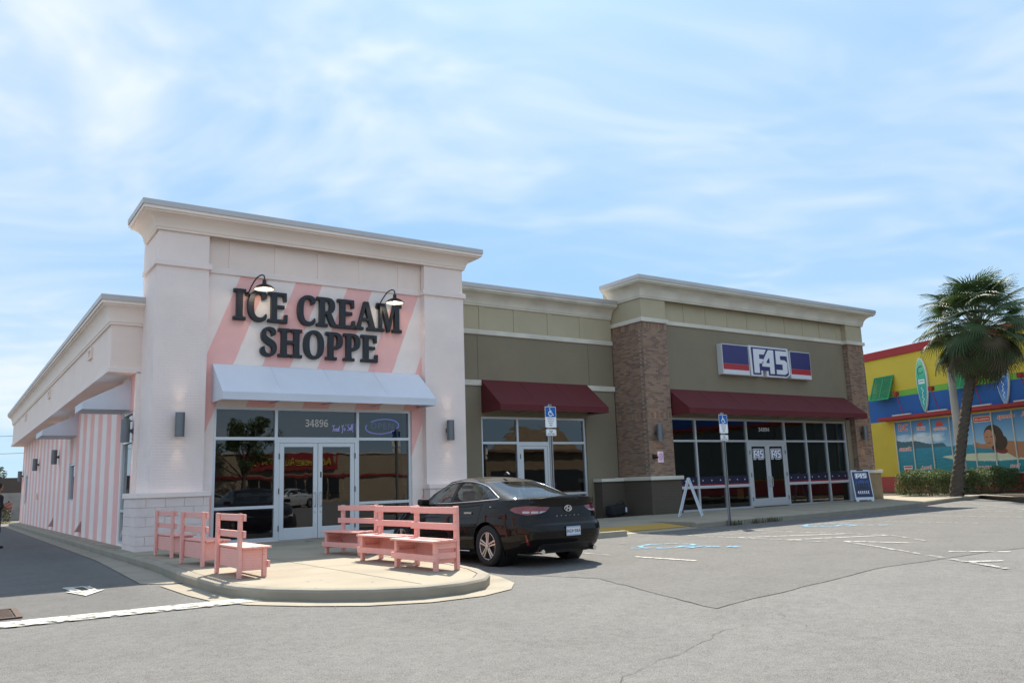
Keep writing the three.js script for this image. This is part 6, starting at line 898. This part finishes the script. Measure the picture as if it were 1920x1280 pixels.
  const whole = polygonise(field(B, 0.05), 0.05, 0.9, 0, 0.98, 96), hands = [-1, 1].map((s) => polygonise(field(hand(s), 0.012), 0.32, 1.21, s * 0.075, 0.13, 56));
  const skin = std(C(0.42, 0.25, 0.17), 0.6), all = merge([muv(whole), ...hands.map((g) => muv(g))]), p = all.attributes.position, col = new Float32Array(p.count * 3);
  for (let i = 0; i < p.count; i++) { const x = p.getX(i), y = p.getY(i); let c = [0.42, 0.25, 0.17]; if (y < 0.075) c = [0.02, 0.02, 0.022]; else if (y < 0.98) c = [0.035, 0.037, 0.05]; else if (y < 1.50 && !(x > 0.1 && y < 1.3)) c = [0.016, 0.016, 0.02]; col.set(c, i * 3); }
  all.setAttribute('color', new THREE.BufferAttribute(col, 3)); mesh('body', all, std(C(1, 1, 1), 0.75, { vertexColors: true }), t);
  const hairF = field([[[0.03, 1.71, 0], [0.035, 1.735, 0], 0.108, 0.104], [[-0.03, 1.68, 0], [-0.05, 1.58, 0], 0.075, 0.05]], 0.03); mesh('hair', muv(polygonise((q) => Math.max(hairF(q), (q[0] - 0.075) * 0.8 + (1.70 - q[1]) * 0.5), 0.03, 1.66, 0, 0.2, 40)), std(C(0.02, 0.014, 0.01), 0.7), t);
  mesh('eye', merge([-1, 1].map((s) => muv(new THREE.SphereGeometry(0.011, 8, 6).translate(0.147, 1.672, s * 0.032)))), M.black, t); mesh('mouth', rbx(0.140, 1.59, -0.022, 0.149, 1.598, 0.022, 0.003), std(C(0.3, 0.1, 0.09), 0.6), t); mesh('ear', merge([-1, 1].map((s) => muv(new THREE.SphereGeometry(0.024, 8, 6).scale(0.8, 1.3, 0.45).translate(0.055, 1.66, s * 0.097)))), skin, t);
  mesh('phone', rbx(0.35, 1.18, -0.035, 0.362, 1.31, 0.035, 0.004), M.black, t);
}

// ================================================================ what the windows mirror: the other side of the lot, behind the camera
{
  const t = thing('auto_parts_store', 'tan auto parts store across the lot with a red sign band and yellow lettering', 'building', [0, 0, 46]);
  const tan = std(C(0.34, 0.27, 0.19), 0.85, { map: rep(texTone, 3) }), red = std(C(0.26, 0.013, 0.016), 0.6), yel = std(C(0.46, 0.38, 0.05), 0.5, {});
  mesh('wall', bx(14, 0, 0, 52, 5.2, 14), tan, t); mesh('sign_band', bx(25.5, 3.5, -0.3, 35.5, 5.3, -0.01), red, t); mesh('trim_band', bx(14, 2.7, -0.12, 52, 2.95, -0.01), red, t);
  for (let k = 0; k < 8; k++) mesh('shop_window', bx(26 + k * 1.25, 0.5, -0.06, 27.1 + k * 1.25, 2.6, -0.01), std(C(0.02, 0.022, 0.025), 0.1), t);
  const g = textGeo('Advance Auto Parts', 0, 0, 8.6, 0.85, 0.06); g.rotateY(Math.PI); g.translate(34.8, 4.0, -0.32); mesh('sign_lettering', g, yel, t);
  mesh('coping', bx(13.9, 5.2, -0.1, 52.1, 5.4, 14), std(C(0.5, 0.47, 0.42), 0.7), t);
}
{
  const t = thing('arcade_building', 'brown gabled shop building across the lot beside the auto parts store', 'building', [0, 0, 44]);
  const br = std(C(0.22, 0.16, 0.10), 0.85, { map: rep(texTone, 3) });
  mesh('wall', bx(54, 0, 0, 100, 5.5, 14), br, t); mesh('gable', muv(prism([[56, 5.5], [70, 5.5], [66.5, 8.2], [59.5, 8.2]], 0.6).translate(0, 0, -0.3)), std(C(0.30, 0.22, 0.14), 0.85), t); mesh('eave', bx(54, 5.3, -0.8, 100, 5.6, 0), std(C(0.16, 0.10, 0.07), 0.8), t); mesh('dark_glazing', bx(56, 0.4, -0.05, 98, 3, -0.01), std(C(0.02, 0.022, 0.025), 0.1), t);
}
leafyTree([24, 0, 41], 8.5, 3.4, 4500, 'bare-looking street tree in front of the auto parts store', 'trees across the lot');
[[104, 50], [114, 47], [124, 52], [136, 48], [150, 55], [12, 60]].forEach(([x, z], k) => leafyTree([x, 0, z], rr(8, 11), rr(4, 5.5), 3500, ['broad tree beyond the brown gabled shop across the lot', 'tall tree second beyond the brown gabled shop', 'tree third beyond the brown gabled shop', 'tree fourth beyond the brown gabled shop', 'tree last in the row beyond the brown gabled shop', 'tree left of the auto parts store across the lot'][k], 'trees across the lot'));
{
  const silver = phys(C(0.50, 0.51, 0.52), 0.3, { metalness: 0.4, clearcoat: 1, clearcoatRoughness: 0.03 }), white = phys(C(0.16, 0.165, 0.17), 0.35, { clearcoat: 1 });
  const a = makeCar('silver sedan parked across the lot in front of the auto parts store', silver, false); a.position.set(24.5, 0.09, 24); a.rotation.y = 1.2;
  const b = makeCar('dark grey sedan parked across the lot farther from the store doors', white, false); b.position.set(15, 0.04, 27); b.rotation.y = -1.45;
}
renderer.render(scene, camera);
